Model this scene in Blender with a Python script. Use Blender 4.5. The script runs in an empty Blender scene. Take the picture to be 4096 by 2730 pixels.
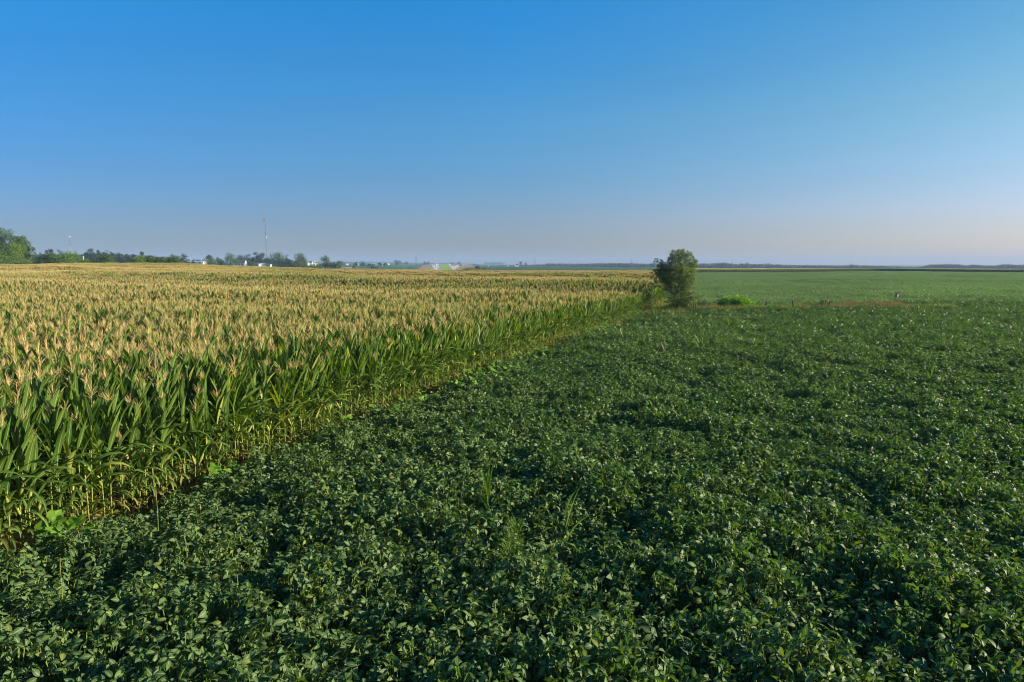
import bpy, math, random
import numpy as np
from mathutils import Vector, Matrix
R = math.radians
rng = np.random.default_rng(7)
random.seed(7)
S = bpy.context.scene
COL = S.collection

# ------------------------------------------------------------------ camera
H = 5.0                                   # drone height above the beans' soil, metres
F = 2731.0                                # focal length in photo pixels (24 mm)
PITCH = math.atan(301 / 2731)
cam = bpy.data.objects.new('camera', bpy.data.cameras.new('camera'))
cam.data.sensor_width = 36; cam.data.lens = 24.0
cam.data.clip_start = 0.1; cam.data.clip_end = 30000
cam.location = (0, 0, H); cam.rotation_euler = (R(90) - PITCH, 0, 0)
COL.objects.link(cam); S.camera = cam

# ------------------------------------------------------------------ sky, sun, exposure
SUN_EL = R(16.0)
SUN_AZ = R(91.0)                          # clockwise from the view direction (+Y)
W = bpy.data.worlds.new('World'); S.world = W; W.use_nodes = True
wn, wl = W.node_tree.nodes, W.node_tree.links
wn.clear()
sky = wn.new('ShaderNodeTexSky'); sky.sky_type = 'NISHITA'; sky.sun_disc = False
sky.sun_elevation = SUN_EL; sky.sun_rotation = SUN_AZ
sky.air_density = 1.0; sky.dust_density = 0.6; sky.ozone_density = 3.0; sky.altitude = 200
hs = wn.new('ShaderNodeHueSaturation'); hs.inputs['Saturation'].default_value = 1.25
bg = wn.new('ShaderNodeBackground'); bg.inputs['Strength'].default_value = 0.0765
wo = wn.new('ShaderNodeOutputWorld')
hs.inputs['Saturation'].default_value = 1.25
# the morning air: deeper blue overhead, pinkish grey low down, paler towards the sun
tcw = wn.new('ShaderNodeTexCoord'); sx = wn.new('ShaderNodeSeparateXYZ'); wl.new(tcw.outputs['Generated'], sx.inputs[0])
def wramp(stops):
    r = wn.new('ShaderNodeValToRGB'); e = r.color_ramp.elements
    while len(e) < len(stops): e.new(0.5)
    for q, (p_, c_) in zip(e, stops): q.position = p_; q.color = c_ + (1,)
    wl.new(sx.outputs['Z'], r.inputs[0]); return r
ra = wramp([(0.0, (.31, .35, .60)), (.066, (.31, .39, .63)), (.20, (.26, .60, .82)), (.335, (.17, .84, 1.05)), (1.0, (.18, .8, 1.1))])
rc = wramp([(0.0, (.43, .40, .58)), (.066, (.49, .49, .67)), (.20, (.53, .82, .92)), (.335, (.26, .98, 1.2)), (1.0, (.25, .9, 1.15))])
rb = wramp([(0.0, (.69, .58, .71)), (.066, (.80, .66, .80)), (.20, (.93, .88, .75)), (.335, (.68, .90, .83)), (1.0, (.3, .75, .95))])
def wmix(a, b, lo, hi):
    mr = wn.new('ShaderNodeMapRange'); mr.inputs[1].default_value = lo; mr.inputs[2].default_value = hi; wl.new(sx.outputs['X'], mr.inputs[0])
    q = wn.new('ShaderNodeMix'); q.data_type = 'RGBA'; wl.new(mr.outputs[0], q.inputs[0]); wl.new(a, q.inputs[6]); wl.new(b, q.inputs[7]); return q
mt_ = wmix(wmix(ra.outputs[0], rc.outputs[0], -0.6, 0.0).outputs[2], rb.outputs[0], 0.0, 0.6)
# faint uneven streaks of thin haze
vm = wn.new('ShaderNodeVectorMath'); vm.operation = 'MULTIPLY'; vm.inputs[1].default_value = (1.6, 1.6, 22.0); wl.new(tcw.outputs['Generated'], vm.inputs[0])
ns = wn.new('ShaderNodeTexNoise'); ns.inputs['Scale'].default_value = 1.3; ns.inputs['Detail'].default_value = 4; wl.new(vm.outputs[0], ns.inputs['Vector'])
nr = wn.new('ShaderNodeMapRange'); nr.inputs[1].default_value = 0.3; nr.inputs[2].default_value = 0.7; nr.inputs[3].default_value = 0.98; nr.inputs[4].default_value = 1.02; wl.new(ns.outputs[0], nr.inputs[0])
mst = wn.new('ShaderNodeVectorMath'); mst.operation = 'SCALE'; wl.new(mt_.outputs[2], mst.inputs[0]); wl.new(nr.outputs[0], mst.inputs['Scale'])
mm = wn.new('ShaderNodeMix'); mm.data_type = 'RGBA'; mm.blend_type = 'MULTIPLY'; mm.inputs[0].default_value = 1.0
wl.new(sky.outputs[0], hs.inputs['Color']); wl.new(hs.outputs[0], mm.inputs[6]); wl.new(mst.outputs[0], mm.inputs[7]); wl.new(mm.outputs[2], bg.inputs['Color']); wl.new(bg.outputs[0], wo.inputs[0])
sun = bpy.data.objects.new('sun', bpy.data.lights.new('sun', 'SUN'))
sun.data.energy = 5.0; sun.data.angle = R(0.5); sun.data.color = (1.0, 0.88, 0.68)
sd = Vector((math.sin(SUN_AZ) * math.cos(SUN_EL), math.cos(SUN_AZ) * math.cos(SUN_EL), math.sin(SUN_EL)))
sun.rotation_euler = sd.to_track_quat('Z', 'Y').to_euler(); sun.location = (30, 0, 40)
COL.objects.link(sun)
S.view_settings.view_transform = 'Standard'; S.view_settings.look = 'None'
S.view_settings.exposure = 1.3; S.view_settings.gamma = 1.0
S.cycles.filter_width = 1.05; S.cycles.max_bounces = 6; S.cycles.diffuse_bounces = 3; S.cycles.glossy_bounces = 2
S.cycles.transmission_bounces = 4; S.cycles.volume_bounces = 0; S.cycles.transparent_max_bounces = 4

# ------------------------------------------------------------------ helpers
def tag(o, label=None, cat=None, group=None, kind=None):
    if label: o['label'] = label
    if cat: o['category'] = cat
    if group: o['group'] = group
    if kind: o['kind'] = kind
    return o

def empty(name, loc, label, cat, rz=0.0, group=None):
    o = bpy.data.objects.new(name, None); COL.objects.link(o)
    o.location = loc; o.rotation_euler = (0, 0, rz); o.empty_display_size = 0.2
    return tag(o, label, cat, group)

def np_mesh(name, verts, faces, mats, fmat=None, rib=None, smooth=False):
    """faces: an (n,3) or (n,4) array, or a list of mixed tuples"""
    me = bpy.data.meshes.new(name)
    if isinstance(faces, np.ndarray):
        n, k = faces.shape
        me.vertices.add(len(verts)); me.vertices.foreach_set('co', np.asarray(verts, dtype=np.float32).ravel())
        me.loops.add(n * k); me.loops.foreach_set('vertex_index', faces.astype(np.int32).ravel())
        me.polygons.add(n); me.polygons.foreach_set('loop_start', np.arange(0, n * k, k, dtype=np.int32))
        me.update(calc_edges=True)
    else:
        me.from_pydata([tuple(v) for v in verts], [], faces)
    for m in mats: me.materials.append(m)
    if fmat is not None: me.polygons.foreach_set('material_index', np.asarray(fmat, dtype=np.int32))
    if rib is not None:
        a = me.attributes.new('rib', 'FLOAT', 'POINT'); a.data.foreach_set('value', np.asarray(rib, dtype=np.float32))
    if smooth: me.polygons.foreach_set('use_smooth', np.ones(len(me.polygons), dtype=bool))
    me.update()
    return me

def link(name, me, parent=None, loc=(0, 0, 0)):
    o = bpy.data.objects.new(name, me); COL.objects.link(o); o.location = loc
    if parent is not None: o.parent = parent
    return o

class MB:
    """collects simple shapes, builds ONE mesh"""
    def __init__(s): s.v = []; s.f = []; s.m = []; s.r = []
    def add(s, vs, fs, mi=0, rib=None):
        b = len(s.v); s.v += [tuple(v) for v in vs]; s.f += [tuple(i + b for i in f) for f in fs]; s.m += [mi] * len(fs)
        s.r += list(rib) if rib is not None else [0.0] * len(vs)
    def merge(s, o, M=None, mi=None):
        vs = [M @ Vector(v) for v in o.v] if M is not None else o.v
        b = len(s.v); s.v += [tuple(v) for v in vs]; s.f += [tuple(i + b for i in f) for f in o.f]
        s.m += [mi] * len(o.f) if mi is not None else o.m; s.r += o.r
    def box(s, c, d, mi=0, rz=0.0):
        x, y, z = d[0] / 2, d[1] / 2, d[2] / 2; cs, sn = math.cos(rz), math.sin(rz)
        vs = []
        for sx, sy, sz in ((-1,-1,-1),(1,-1,-1),(1,1,-1),(-1,1,-1),(-1,-1,1),(1,-1,1),(1,1,1),(-1,1,1)):
            a, b = sx * x, sy * y
            vs.append((c[0] + a * cs - b * sn, c[1] + a * sn + b * cs, c[2] + sz * z))
        s.add(vs, [(0,3,2,1),(4,5,6,7),(0,1,5,4),(1,2,6,5),(2,3,7,6),(3,0,4,7)], mi)
    def tube(s, pts, rad, n=6, mi=0, cap=True):
        pts = [Vector(p) for p in pts]
        if not hasattr(rad, '__len__'): rad = [rad] * len(pts)
        rings = []; vs = []
        for i, p in enumerate(pts):
            d = (pts[min(i + 1, len(pts) - 1)] - pts[max(i - 1, 0)]).normalized()
            a = d.orthogonal().normalized() if abs(d.z) < 0.99 else Vector((1, 0, 0)); a = (a - d * a.dot(d)).normalized()
            b = d.cross(a)
            for k in range(n):
                t = 2 * math.pi * k / n; vs.append(p + (a * math.cos(t) + b * math.sin(t)) * rad[i])
        fs = []
        for i in range(len(pts) - 1):
            for k in range(n):
                fs.append((i*n+k, i*n+(k+1) % n, (i+1)*n+(k+1) % n, (i+1)*n+k))
        if cap: fs.append(tuple(range(n - 1, -1, -1))); fs.append(tuple((len(pts)-1)*n + k for k in range(n)))
        s.add(vs, fs, mi)
    def mesh(s, name, mats, smooth=False):
        return np_mesh(name, s.v, s.f, mats, s.m, s.r, smooth)
    def build(s, name, mats, parent=None, loc=(0, 0, 0), smooth=False):
        if not isinstance(mats, (list, tuple)): mats = [mats]
        return link(name, s.mesh(name, mats, smooth), parent, loc)

# ------------------------------------------------------------------ materials
def newmat(name):
    m = bpy.data.materials.new(name); m.use_nodes = True
    nt = m.node_tree; nt.nodes.clear()
    return m, nt.nodes, nt.links

def plain(name, col, rough=0.7, metal=0.0, var=0.15, scale=3.0, bump=0.0):
    m, n, l = newmat(name)
    out = n.new('ShaderNodeOutputMaterial'); p = n.new('ShaderNodeBsdfPrincipled')
    p.inputs['Roughness'].default_value = rough; p.inputs['Metallic'].default_value = metal
    tc = n.new('ShaderNodeTexCoord'); no = n.new('ShaderNodeTexNoise'); no.inputs['Scale'].default_value = scale; no.inputs['Detail'].default_value = 5
    l.new(tc.outputs['Object'], no.inputs['Vector'])
    mx = n.new('ShaderNodeMix'); mx.data_type = 'RGBA'
    mx.inputs[6].default_value = tuple(c * (1 - var) for c in col) + (1,)
    mx.inputs[7].default_value = tuple(min(1, c * (1 + var)) for c in col) + (1,)
    l.new(no.outputs[0], mx.inputs[0]); l.new(mx.outputs[2], p.inputs['Base Color']); l.new(p.outputs[0], out.inputs[0])
    if bump:
        b = n.new('ShaderNodeBump'); b.inputs['Strength'].default_value = bump; l.new(no.outputs[0], b.inputs['Height']); l.new(b.outputs[0], p.inputs['Normal'])
    return m

def leafmat(name, ca, cb, trans=0.3, tcol=None, rough=0.45, spec=0.5, rib=None, ribthr=0.8, patch=None, patch_scale=0.02, cc=None, ccamt=0.0, aniso=1.0):
    """two-tone foliage: every leaf (mesh island) draws its own tone, every plant shifts a little"""
    m, n, l = newmat(name)
    out = n.new('ShaderNodeOutputMaterial'); p = n.new('ShaderNodeBsdfPrincipled')
    p.inputs['Roughness'].default_value = rough; p.inputs['Specular IOR Level'].default_value = spec
    geo = n.new('ShaderNodeNewGeometry'); oi = n.new('ShaderNodeObjectInfo')
    ad = n.new('ShaderNodeMath'); ad.operation = 'ADD'; fr = n.new('ShaderNodeMath'); fr.operation = 'FRACT'
    l.new(geo.outputs['Random Per Island'], ad.inputs[0]); l.new(oi.outputs['Random'], ad.inputs[1]); l.new(ad.outputs[0], fr.inputs[0])
    mx = n.new('ShaderNodeMix'); mx.data_type = 'RGBA'
    mx.inputs[6].default_value = ca + (1,); mx.inputs[7].default_value = cb + (1,)
    l.new(fr.outputs[0], mx.inputs[0]); col = mx.outputs[2]
    if cc is not None:                                            # a share of the leaves is a third tone (yellowed, dry)
        mu = n.new('ShaderNodeMath'); mu.operation = 'MULTIPLY'; mu.inputs[1].default_value = 7.31; f2 = n.new('ShaderNodeMath'); f2.operation = 'FRACT'
        lt = n.new('ShaderNodeMath'); lt.operation = 'LESS_THAN'; lt.inputs[1].default_value = ccamt
        l.new(fr.outputs[0], mu.inputs[0]); l.new(mu.outputs[0], f2.inputs[0]); l.new(f2.outputs[0], lt.inputs[0])
        m3 = n.new('ShaderNodeMix'); m3.data_type = 'RGBA'; m3.inputs[7].default_value = cc + (1,)
        l.new(lt.outputs[0], m3.inputs[0]); l.new(col, m3.inputs[6]); col = m3.outputs[2]
    if patch is not None:                                         # broad patches of another tone over the field
        no = n.new('ShaderNodeTexNoise'); no.inputs['Scale'].default_value = patch_scale; no.inputs['Detail'].default_value = 4
        mp = n.new('ShaderNodeMapRange'); mp.inputs[1].default_value = 0.45; mp.inputs[2].default_value = 0.68
        vmul = n.new('ShaderNodeVectorMath'); vmul.operation = 'MULTIPLY'; vmul.inputs[1].default_value = (aniso, 1, 0)
        l.new(geo.outputs['Position'], vmul.inputs[0]); l.new(vmul.outputs[0], no.inputs['Vector']); l.new(no.outputs[0], mp.inputs[0])
        m2 = n.new('ShaderNodeMix'); m2.data_type = 'RGBA'; m2.inputs[7].default_value = patch + (1,)
        l.new(mp.outputs[0], m2.inputs[0]); l.new(col, m2.inputs[6]); col = m2.outputs[2]
    if rib is not None:
        at = n.new('ShaderNodeAttribute'); at.attribute_name = 'rib'
        rm = n.new('ShaderNodeMapRange'); rm.inputs[1].default_value = ribthr; rm.inputs[2].default_value = 1.0
        l.new(at.outputs['Fac'], rm.inputs[0])
        m4 = n.new('ShaderNodeMix'); m4.data_type = 'RGBA'; m4.inputs[7].default_value = rib + (1,)
        l.new(rm.outputs[0], m4.inputs[0]); l.new(col, m4.inputs[6]); col = m4.outputs[2]
    l.new(col, p.inputs['Base Color'])
    if trans > 0:
        t = n.new('ShaderNodeBsdfTranslucent'); ms = n.new('ShaderNodeMixShader'); ms.inputs[0].default_value = trans
        tm = n.new('ShaderNodeMix'); tm.data_type = 'RGBA'; tm.blend_type = 'MULTIPLY'; tm.inputs[0].default_value = 1.0
        tm.inputs[7].default_value = (tcol or (2.2, 2.4, 0.9)) + (1,)
        l.new(col, tm.inputs[6]); l.new(tm.outputs[2], t.inputs[0])
        l.new(p.outputs[0], ms.inputs[1]); l.new(t.outputs[0], ms.inputs[2]); l.new(ms.outputs[0], out.inputs[0])
    else: l.new(p.outputs[0], out.inputs[0])
    return m

M = {}
M['soy'] = leafmat('bean_leaf', (0.030, 0.073, 0.024), (0.092, 0.145, 0.047), 0.22, (1.8, 2.1, 0.4), 0.52, 0.18, rib=(0.17, 0.24, 0.08), ribthr=0.7,
                   patch=(0.048, 0.100, 0.030), patch_scale=0.05, cc=(0.13, 0.16, 0.03), ccamt=0.08)
M['soy_stem'] = leafmat('bean_stem', (0.11, 0.17, 0.03), (0.22, 0.26, 0.05), 0.1, None, 0.6, 0.3)
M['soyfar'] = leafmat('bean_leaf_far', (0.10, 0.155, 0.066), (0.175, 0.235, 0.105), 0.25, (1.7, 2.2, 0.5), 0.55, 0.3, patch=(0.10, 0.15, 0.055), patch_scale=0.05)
M['corn'] = leafmat('corn_leaf', (0.034, 0.080, 0.012), (0.105, 0.165, 0.026), 0.24, (1.9, 2.1, 0.4), 0.46, 0.20, rib=(0.30, 0.36, 0.16), ribthr=0.88,
                    cc=(0.24, 0.26, 0.05), ccamt=0.06)
M['corn_dry'] = leafmat('corn_dry_leaf', (0.30, 0.20, 0.08), (0.42, 0.30, 0.14), 0.2, (1.3, 1.1, 0.8), 0.7, 0.2)
M['corn_low'] = leafmat('corn_low_leaf', (0.120, 0.144, 0.024), (0.240, 0.200, 0.056), 0.25, (1.5, 1.4, 0.6), 0.6, 0.3)
M['stalk'] = leafmat('corn_stalk', (0.128, 0.176, 0.028), (0.208, 0.232, 0.040), 0.0, None, 0.45, 0.4)
M['tassel'] = leafmat('corn_tassel', (0.56, 0.43, 0.185), (0.76, 0.585, 0.27), 0.25, (1.3, 1.15, 0.9), 0.8, 0.2, patch=(0.38, 0.37, 0.11), patch_scale=0.05, aniso=0.25)
M['husk'] = leafmat('corn_husk', (0.192, 0.240, 0.040), (0.256, 0.272, 0.056), 0.1, None, 0.5, 0.4)
M['silk'] = plain('corn_silk', (0.16, 0.06, 0.03), 0.9)
M['weed'] = leafmat('weed_leaf', (0.085, 0.190, 0.018), (0.145, 0.270, 0.028), 0.35, (1.6, 2.0, 0.4), 0.5, 0.3)
M['feather'] = leafmat('feathery_weed', (0.072, 0.136, 0.016), (0.128, 0.192, 0.024), 0.35, (1.8, 2.0, 0.5), 0.6, 0.2)
M['grass'] = leafmat('rough_grass', (0.075, 0.135, 0.022), (0.155, 0.190, 0.045), 0.3, (1.6, 1.6, 0.6), 0.6, 0.2, cc=(0.30, 0.23, 0.11), ccamt=0.15)
M['drygrass'] = leafmat('dry_grass', (0.19, 0.16, 0.075), (0.29, 0.24, 0.12), 0.3, (1.2, 1.1, 0.8), 0.8, 0.1, cc=(0.16, 0.12, 0.07), ccamt=0.3)
M['vine'] = leafmat('vine_leaf', (0.085, 0.195, 0.014), (0.155, 0.275, 0.028), 0.4, (1.7, 2.0, 0.4), 0.5, 0.3)
M['tree_near'] = leafmat('lone_tree_leaf', (0.046, 0.100, 0.014), (0.110, 0.160, 0.028), 0.30, (2.0, 2.0, 0.6), 0.5, 0.4, cc=(0.14, 0.17, 0.04), ccamt=0.12)
M['tree_bright'] = leafmat('bright_leaf', (0.072, 0.145, 0.015), (0.150, 0.220, 0.026), 0.30, (1.9, 2.0, 0.5), 0.55, 0.3)
M['tree_mid'] = leafmat('mid_leaf', (0.033, 0.075, 0.013), (0.072, 0.120, 0.022), 0.28, (1.9, 2.0, 0.6), 0.55, 0.3)
M['tree_dark'] = leafmat('dark_leaf', (0.020, 0.040, 0.018), (0.040, 0.061, 0.027), 0.2, (1.7, 1.8, 0.7), 0.55, 0.3)
M['wood_leaf'] = leafmat('far_wood_leaf', (0.018, 0.036, 0.020), (0.042, 0.064, 0.030), 0.2, (1.7, 1.8, 0.7), 0.6, 0.2)
M['bark'] = plain('bark', (0.10, 0.08, 0.06), 0.9, var=0.4, scale=6, bump=0.5)
M['oldwood'] = plain('weathered_wood', (0.075, 0.06, 0.045), 0.9, var=0.45, scale=12, bump=0.6)
M['greywood'] = plain('grey_wood', (0.17, 0.16, 0.15), 0.85, var=0.3, scale=14, bump=0.4)
M['white'] = plain('white_siding', (0.624, 0.616, 0.592), 0.6, var=0.05)
M['offwhite'] = plain('pale_siding', (0.560, 0.512, 0.440), 0.7, var=0.08)
M['blue_or_shaded_white'] = plain('pale_blue_and_shaded_white_siding', (0.45, 0.56, 0.66), 0.6, var=0.06)  # real pale blue on the metal buildings, painted shade on the white farmhouse
M['teal'] = plain('teal_siding', (0.07, 0.22, 0.17), 0.7, var=0.1)
M['darkroof'] = plain('dark_shingle', (0.06, 0.055, 0.06), 0.85, var=0.2)
M['greyroof'] = plain('grey_metal_roof', (0.52, 0.46, 0.44), 0.55, var=0.1)
M['redroof'] = plain('rust_red_roof', (0.35, 0.14, 0.09), 0.8, var=0.15)
M['window'] = plain('window_glass', (0.03, 0.04, 0.05), 0.12, var=0.1)
M['steel'] = plain('galvanised_steel', (0.12, 0.13, 0.15), 0.6, 0.0, var=0.1)
M['antenna'] = plain('antenna_white', (0.55, 0.57, 0.58), 0.5, var=0.05)
M['polewood'] = plain('pole_wood', (0.16, 0.12, 0.09), 0.9, var=0.2)
M['palepole'] = plain('pale_pole', (0.62, 0.60, 0.56), 0.7, var=0.08)
M['signgreen'] = plain('sign_green', (0.0, 0.19, 0.12), 0.45, var=0.05)
M['signblue'] = plain('sign_blue', (0.02, 0.06, 0.20), 0.45, var=0.05)
M['signwhite'] = plain('sign_white', (0.8, 0.8, 0.8), 0.45, var=0.03)
M['orange'] = plain('marker_orange', (0.75, 0.18, 0.03), 0.5, var=0.05)
M['tyre'] = plain('tyre_rubber', (0.02, 0.02, 0.02), 0.8)
M['truckwhite'] = plain('truck_white_paint', (0.75, 0.76, 0.78), 0.35, var=0.03)
M['cardark'] = plain('dark_maroon_paint', (0.07, 0.02, 0.03), 0.3, var=0.05)
M['cargrey'] = plain('dark_grey_paint', (0.06, 0.065, 0.08), 0.3, var=0.05)
M['carsilver'] = plain('silver_paint', (0.45, 0.46, 0.48), 0.3, 0.4, var=0.05)
M['concrete'] = plain('concrete_road', (0.50, 0.42, 0.41), 0.85, var=0.1, scale=0.05)
M['laneline'] = plain('road_paint', (0.75, 0.75, 0.72), 0.6, var=0.05)
M['soil'] = plain('soil', (0.095, 0.066, 0.042), 0.95, var=0.4, scale=2.0, bump=0.6)
M['litter'] = plain('stubble_litter', (0.20, 0.13, 0.07), 0.95, var=0.5, scale=9.0, bump=0.8)

def fieldmat(name, a, b, scale=0.01, c=None):
    m, n, l = newmat(name)
    out = n.new('ShaderNodeOutputMaterial'); p = n.new('ShaderNodeBsdfPrincipled'); p.inputs['Roughness'].default_value = 0.95
    p.inputs['Specular IOR Level'].default_value = 0.1
    geo = n.new('ShaderNodeNewGeometry'); no = n.new('ShaderNodeTexNoise'); no.inputs['Scale'].default_value = scale; no.inputs['Detail'].default_value = 6
    l.new(geo.outputs['Position'], no.inputs['Vector'])
    r = n.new('ShaderNodeValToRGB'); r.color_ramp.elements[0].position = 0.38; r.color_ramp.elements[1].position = 0.62
    r.color_ramp.elements[0].color = a + (1,); r.color_ramp.elements[1].color = b + (1,)
    if c: e = r.color_ramp.elements.new(0.5); e.color = c + (1,)
    l.new(no.outputs[0], r.inputs[0]); l.new(r.outputs[0], p.inputs['Base Color']); l.new(p.outputs[0], out.inputs[0])
    return m
M['farland'] = fieldmat('far_farmland', (0.035, 0.070, 0.021), (0.112, 0.105, 0.042), 0.0012, (0.06, 0.12, 0.035))
M['meadow'] = fieldmat('dry_meadow', (0.119, 0.119, 0.042), (0.189, 0.119, 0.063), 0.03, (0.22, 0.18, 0.08))
M['beansfar'] = fieldmat('distant_beans', (0.034, 0.086, 0.030), (0.049, 0.109, 0.038), 0.03)
M['mown'] = fieldmat('mown_grass', (0.16, 0.31, 0.04), (0.24, 0.34, 0.07), 0.03)
M['bank'] = fieldmat('reddish_bank_grass', (0.17, 0.18, 0.06), (0.36, 0.20, 0.11), 0.02)

# ------------------------------------------------------------------ terrain
def zy(y, D): return H - (y - 1064.0) * D / F          # height whose picture row is y at distance D
COLS = [
 (-2500, [(0,0),(40,0),(100,.8),(180,1.9),(250,2.5),(600,1),(1300,0),(3000,8),(6000,zy(1048,6000)),(12000,zy(1048,12000))]),
 (0,    [(0,0),(40,0),(100,.9),(180,2.1),(245,2.65),(300,2.3),(600,1.2),(1300,1),(3000,8),(6000,zy(1048,6000)),(12000,zy(1048,12000))]),
 (700,  [(0,0),(40,0),(100,.8),(180,2.0),(245,2.6),(300,2.2),(650,1.4),(1300,2),(3000,10),(6000,zy(1047,6000)),(12000,zy(1047,12000))]),
 (950,  [(0,0),(50,0),(100,.6),(180,1.5),(255,2.1),(320,1.6),(650,1.4),(1200,zy(1062,1200)),(3000,zy(1052,3000)),(6000,zy(1047,6000)),(12000,zy(1047,12000))]),
 (1200, [(0,0),(50,0),(100,.4),(180,.9),(260,1.2),(340,1.0),(480,zy(1081,480)),(650,zy(1077,650)),(1100,zy(1061,1100)),(3000,zy(1052,3000)),(6000,zy(1047,6000)),(12000,zy(1047,12000))]),
 (1350, [(0,0),(50,0),(100,.2),(180,.5),(265,.6),(340,.8),(450,zy(1084,450)),(650,zy(1075,650)),(900,zy(1071,900)),(1500,zy(1063,1500)),(3000,zy(1053,3000)),(6000,zy(1047,6000)),(12000,zy(1047,12000))]),
 (1500, [(0,0),(50,0),(100,.1),(270,.1),(360,.2),(450,zy(1089,450)),(700,zy(1081,700)),(900,zy(1078,900)),(1400,zy(1064,1400)),(2200,zy(1060,2200)),(3000,zy(1055,3000)),(6000,zy(1048,6000)),(12000,zy(1048,12000))]),
 (1660, [(0,0),(60,0),(270,0),(380,.3),(480,zy(1091,480)),(620,zy(1083,620)),(760,zy(1084,760)),(1100,zy(1078,1100)),(1700,zy(1064,1700)),(2300,zy(1060,2300)),(2500,zy(1062,2500)),(6000,zy(1052,6000)),(12000,zy(1051,12000))]),
 (1730, [(0,0),(60,0),(270,0),(380,.3),(480,zy(1089,480)),(620,zy(1081,620)),(760,zy(1083,760)),(1100,zy(1080,1100)),(2250,zy(1056,2250)),(2500,zy(1058,2500)),(6000,zy(1053,6000)),(12000,zy(1052,12000))]),
 (1840, [(0,0),(60,0),(270,0),(380,.3),(480,zy(1090,480)),(620,zy(1082,620)),(760,zy(1084,760)),(1100,zy(1081,1100)),(2250,zy(1056,2250)),(2500,zy(1058,2500)),(6000,zy(1055,6000)),(12000,zy(1054,12000))]),
 (1930, [(0,0),(60,0),(270,0),(380,.2),(480,zy(1089,480)),(620,zy(1085,620)),(900,zy(1077,900)),(1400,zy(1067,1400)),(2250,zy(1064,2250)),(2500,zy(1064,2500)),(6000,zy(1058,6000)),(12000,zy(1056,12000))]),
 (2100, [(0,0),(60,0),(275,.1),(400,.2),(600,zy(1080,600)),(1200,zy(1068,1200)),(1600,zy(1068,1600)),(3000,zy(1066,3000)),(6000,zy(1060,6000)),(12000,zy(1058,12000))]),
 (2600, [(0,0),(60,0),(200,0),(285,.1),(400,.2),(520,zy(1083,520)),(1200,zy(1072,1200)),(1700,zy(1073,1700)),(3000,zy(1068,3000)),(6000,zy(1062,6000)),(12000,zy(1060,12000))]),
 (2750, [(0,0),(60,0),(200,-.2),(430,zy(1096,430)),(700,-.4),(1500,zy(1079,1500)),(3000,zy(1070,3000)),(6000,zy(1062,6000)),(12000,zy(1060,12000))]),
 (3100, [(0,0),(60,0),(200,-.2),(470,zy(1094,470)),(700,-.6),(1500,zy(1081,1500)),(3000,zy(1072,3000)),(6000,zy(1062,6000)),(12000,zy(1061,12000))]),
 (3500, [(0,0),(60,0),(200,.1),(520,zy(1089,520)),(640,-.6),(1500,zy(1081,1500)),(3000,zy(1072,3000)),(6000,zy(1062,6000)),(12000,zy(1061,12000))]),
 (4096, [(0,0),(60,0),(200,.0),(500,zy(1094,500)),(640,-.8),(1500,zy(1083,1500)),(3000,zy(1072,3000)),(6000,zy(1062,6000)),(12000,zy(1061,12000))]),
 (6500, [(0,0),(60,0),(200,0),(500,-.5),(1500,-5),(3000,-4),(6000,4),(12000,6)]),
]
COLX = np.array([c[0] for c in COLS], float)
YK = np.unique(np.concatenate([[p[0] for p in c[1]] for c in COLS]))
ZT = np.array([np.interp(YK, [p[0] for p in c[1]], [p[1] for p in c[1]]) for c in COLS])
CP, SP = math.cos(PITCH), math.sin(PITCH)

def gz(X, Y):
    X = np.asarray(X, float); Y = np.asarray(Y, float)
    X, Y = np.broadcast_arrays(X, Y)
    Yc = np.maximum(Y, 1.0)
    px = np.clip(2048 + F * X / (Yc * CP + 0.3), COLX[0], COLX[-1] - 1e-3)
    ci = np.clip(np.searchsorted(COLX, px, side='right') - 1, 0, len(COLX) - 2)
    t = (px - COLX[ci]) / (COLX[ci + 1] - COLX[ci]); t = t * t * (3 - 2 * t)
    Yq = np.clip(Y, 0, YK[-1] - 1e-3)
    yi = np.clip(np.searchsorted(YK, Yq, side='right') - 1, 0, len(YK) - 2)
    s = (Yq - YK[yi]) / (YK[yi + 1] - YK[yi])
    z = (ZT[ci, yi] * (1 - s) + ZT[ci, yi + 1] * s) * (1 - t) + (ZT[ci + 1, yi] * (1 - s) + ZT[ci + 1, yi + 1] * s) * t
    amp = np.clip((Y - 18) / 50, 0, 1) * np.clip((330 - Y) / 60, 0, 1) * np.clip((14 + .25 * Y - X) / 25, 0, 1)
    q = Y + 0.30 * X
    z = z + amp * (0.36 * np.sin(q / 6.4 + 1.0 + 0.8 * np.sin(X / 31)) + 0.30 * np.sin(q / 11.5 + X / 40.0) + 0.12 * np.sin(q / 3.1 + X / 17))
    z = z - 0.33 * np.clip((Y - 25) / 60, 0, 1) * np.clip((330 - Y) / 40, 0, 1) * np.clip((8 + .25 * Y - X) / 15, 0, 1)
    ampb = np.clip((Y - 80) / 60, 0, 1) * np.clip((470 - Y) / 60, 0, 1) * np.clip((X - 14 - .25 * Y) / 25, 0, 1)
    z = z + ampb * (0.30 * np.sin(Y / 17 + X / 60) + 0.24 * np.sin(Y / 9 - X / 35))
    return z
def g(x, y): return float(gz(x, y))
def at(px, Y, z=None):
    x = (px - 2048) / F * (Y * CP + .3)
    if z is None: z = g(x, Y)
    x = (px - 2048) / F * (Y * CP + (H - z) * SP)
    return Vector((x, Y, z))

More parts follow.
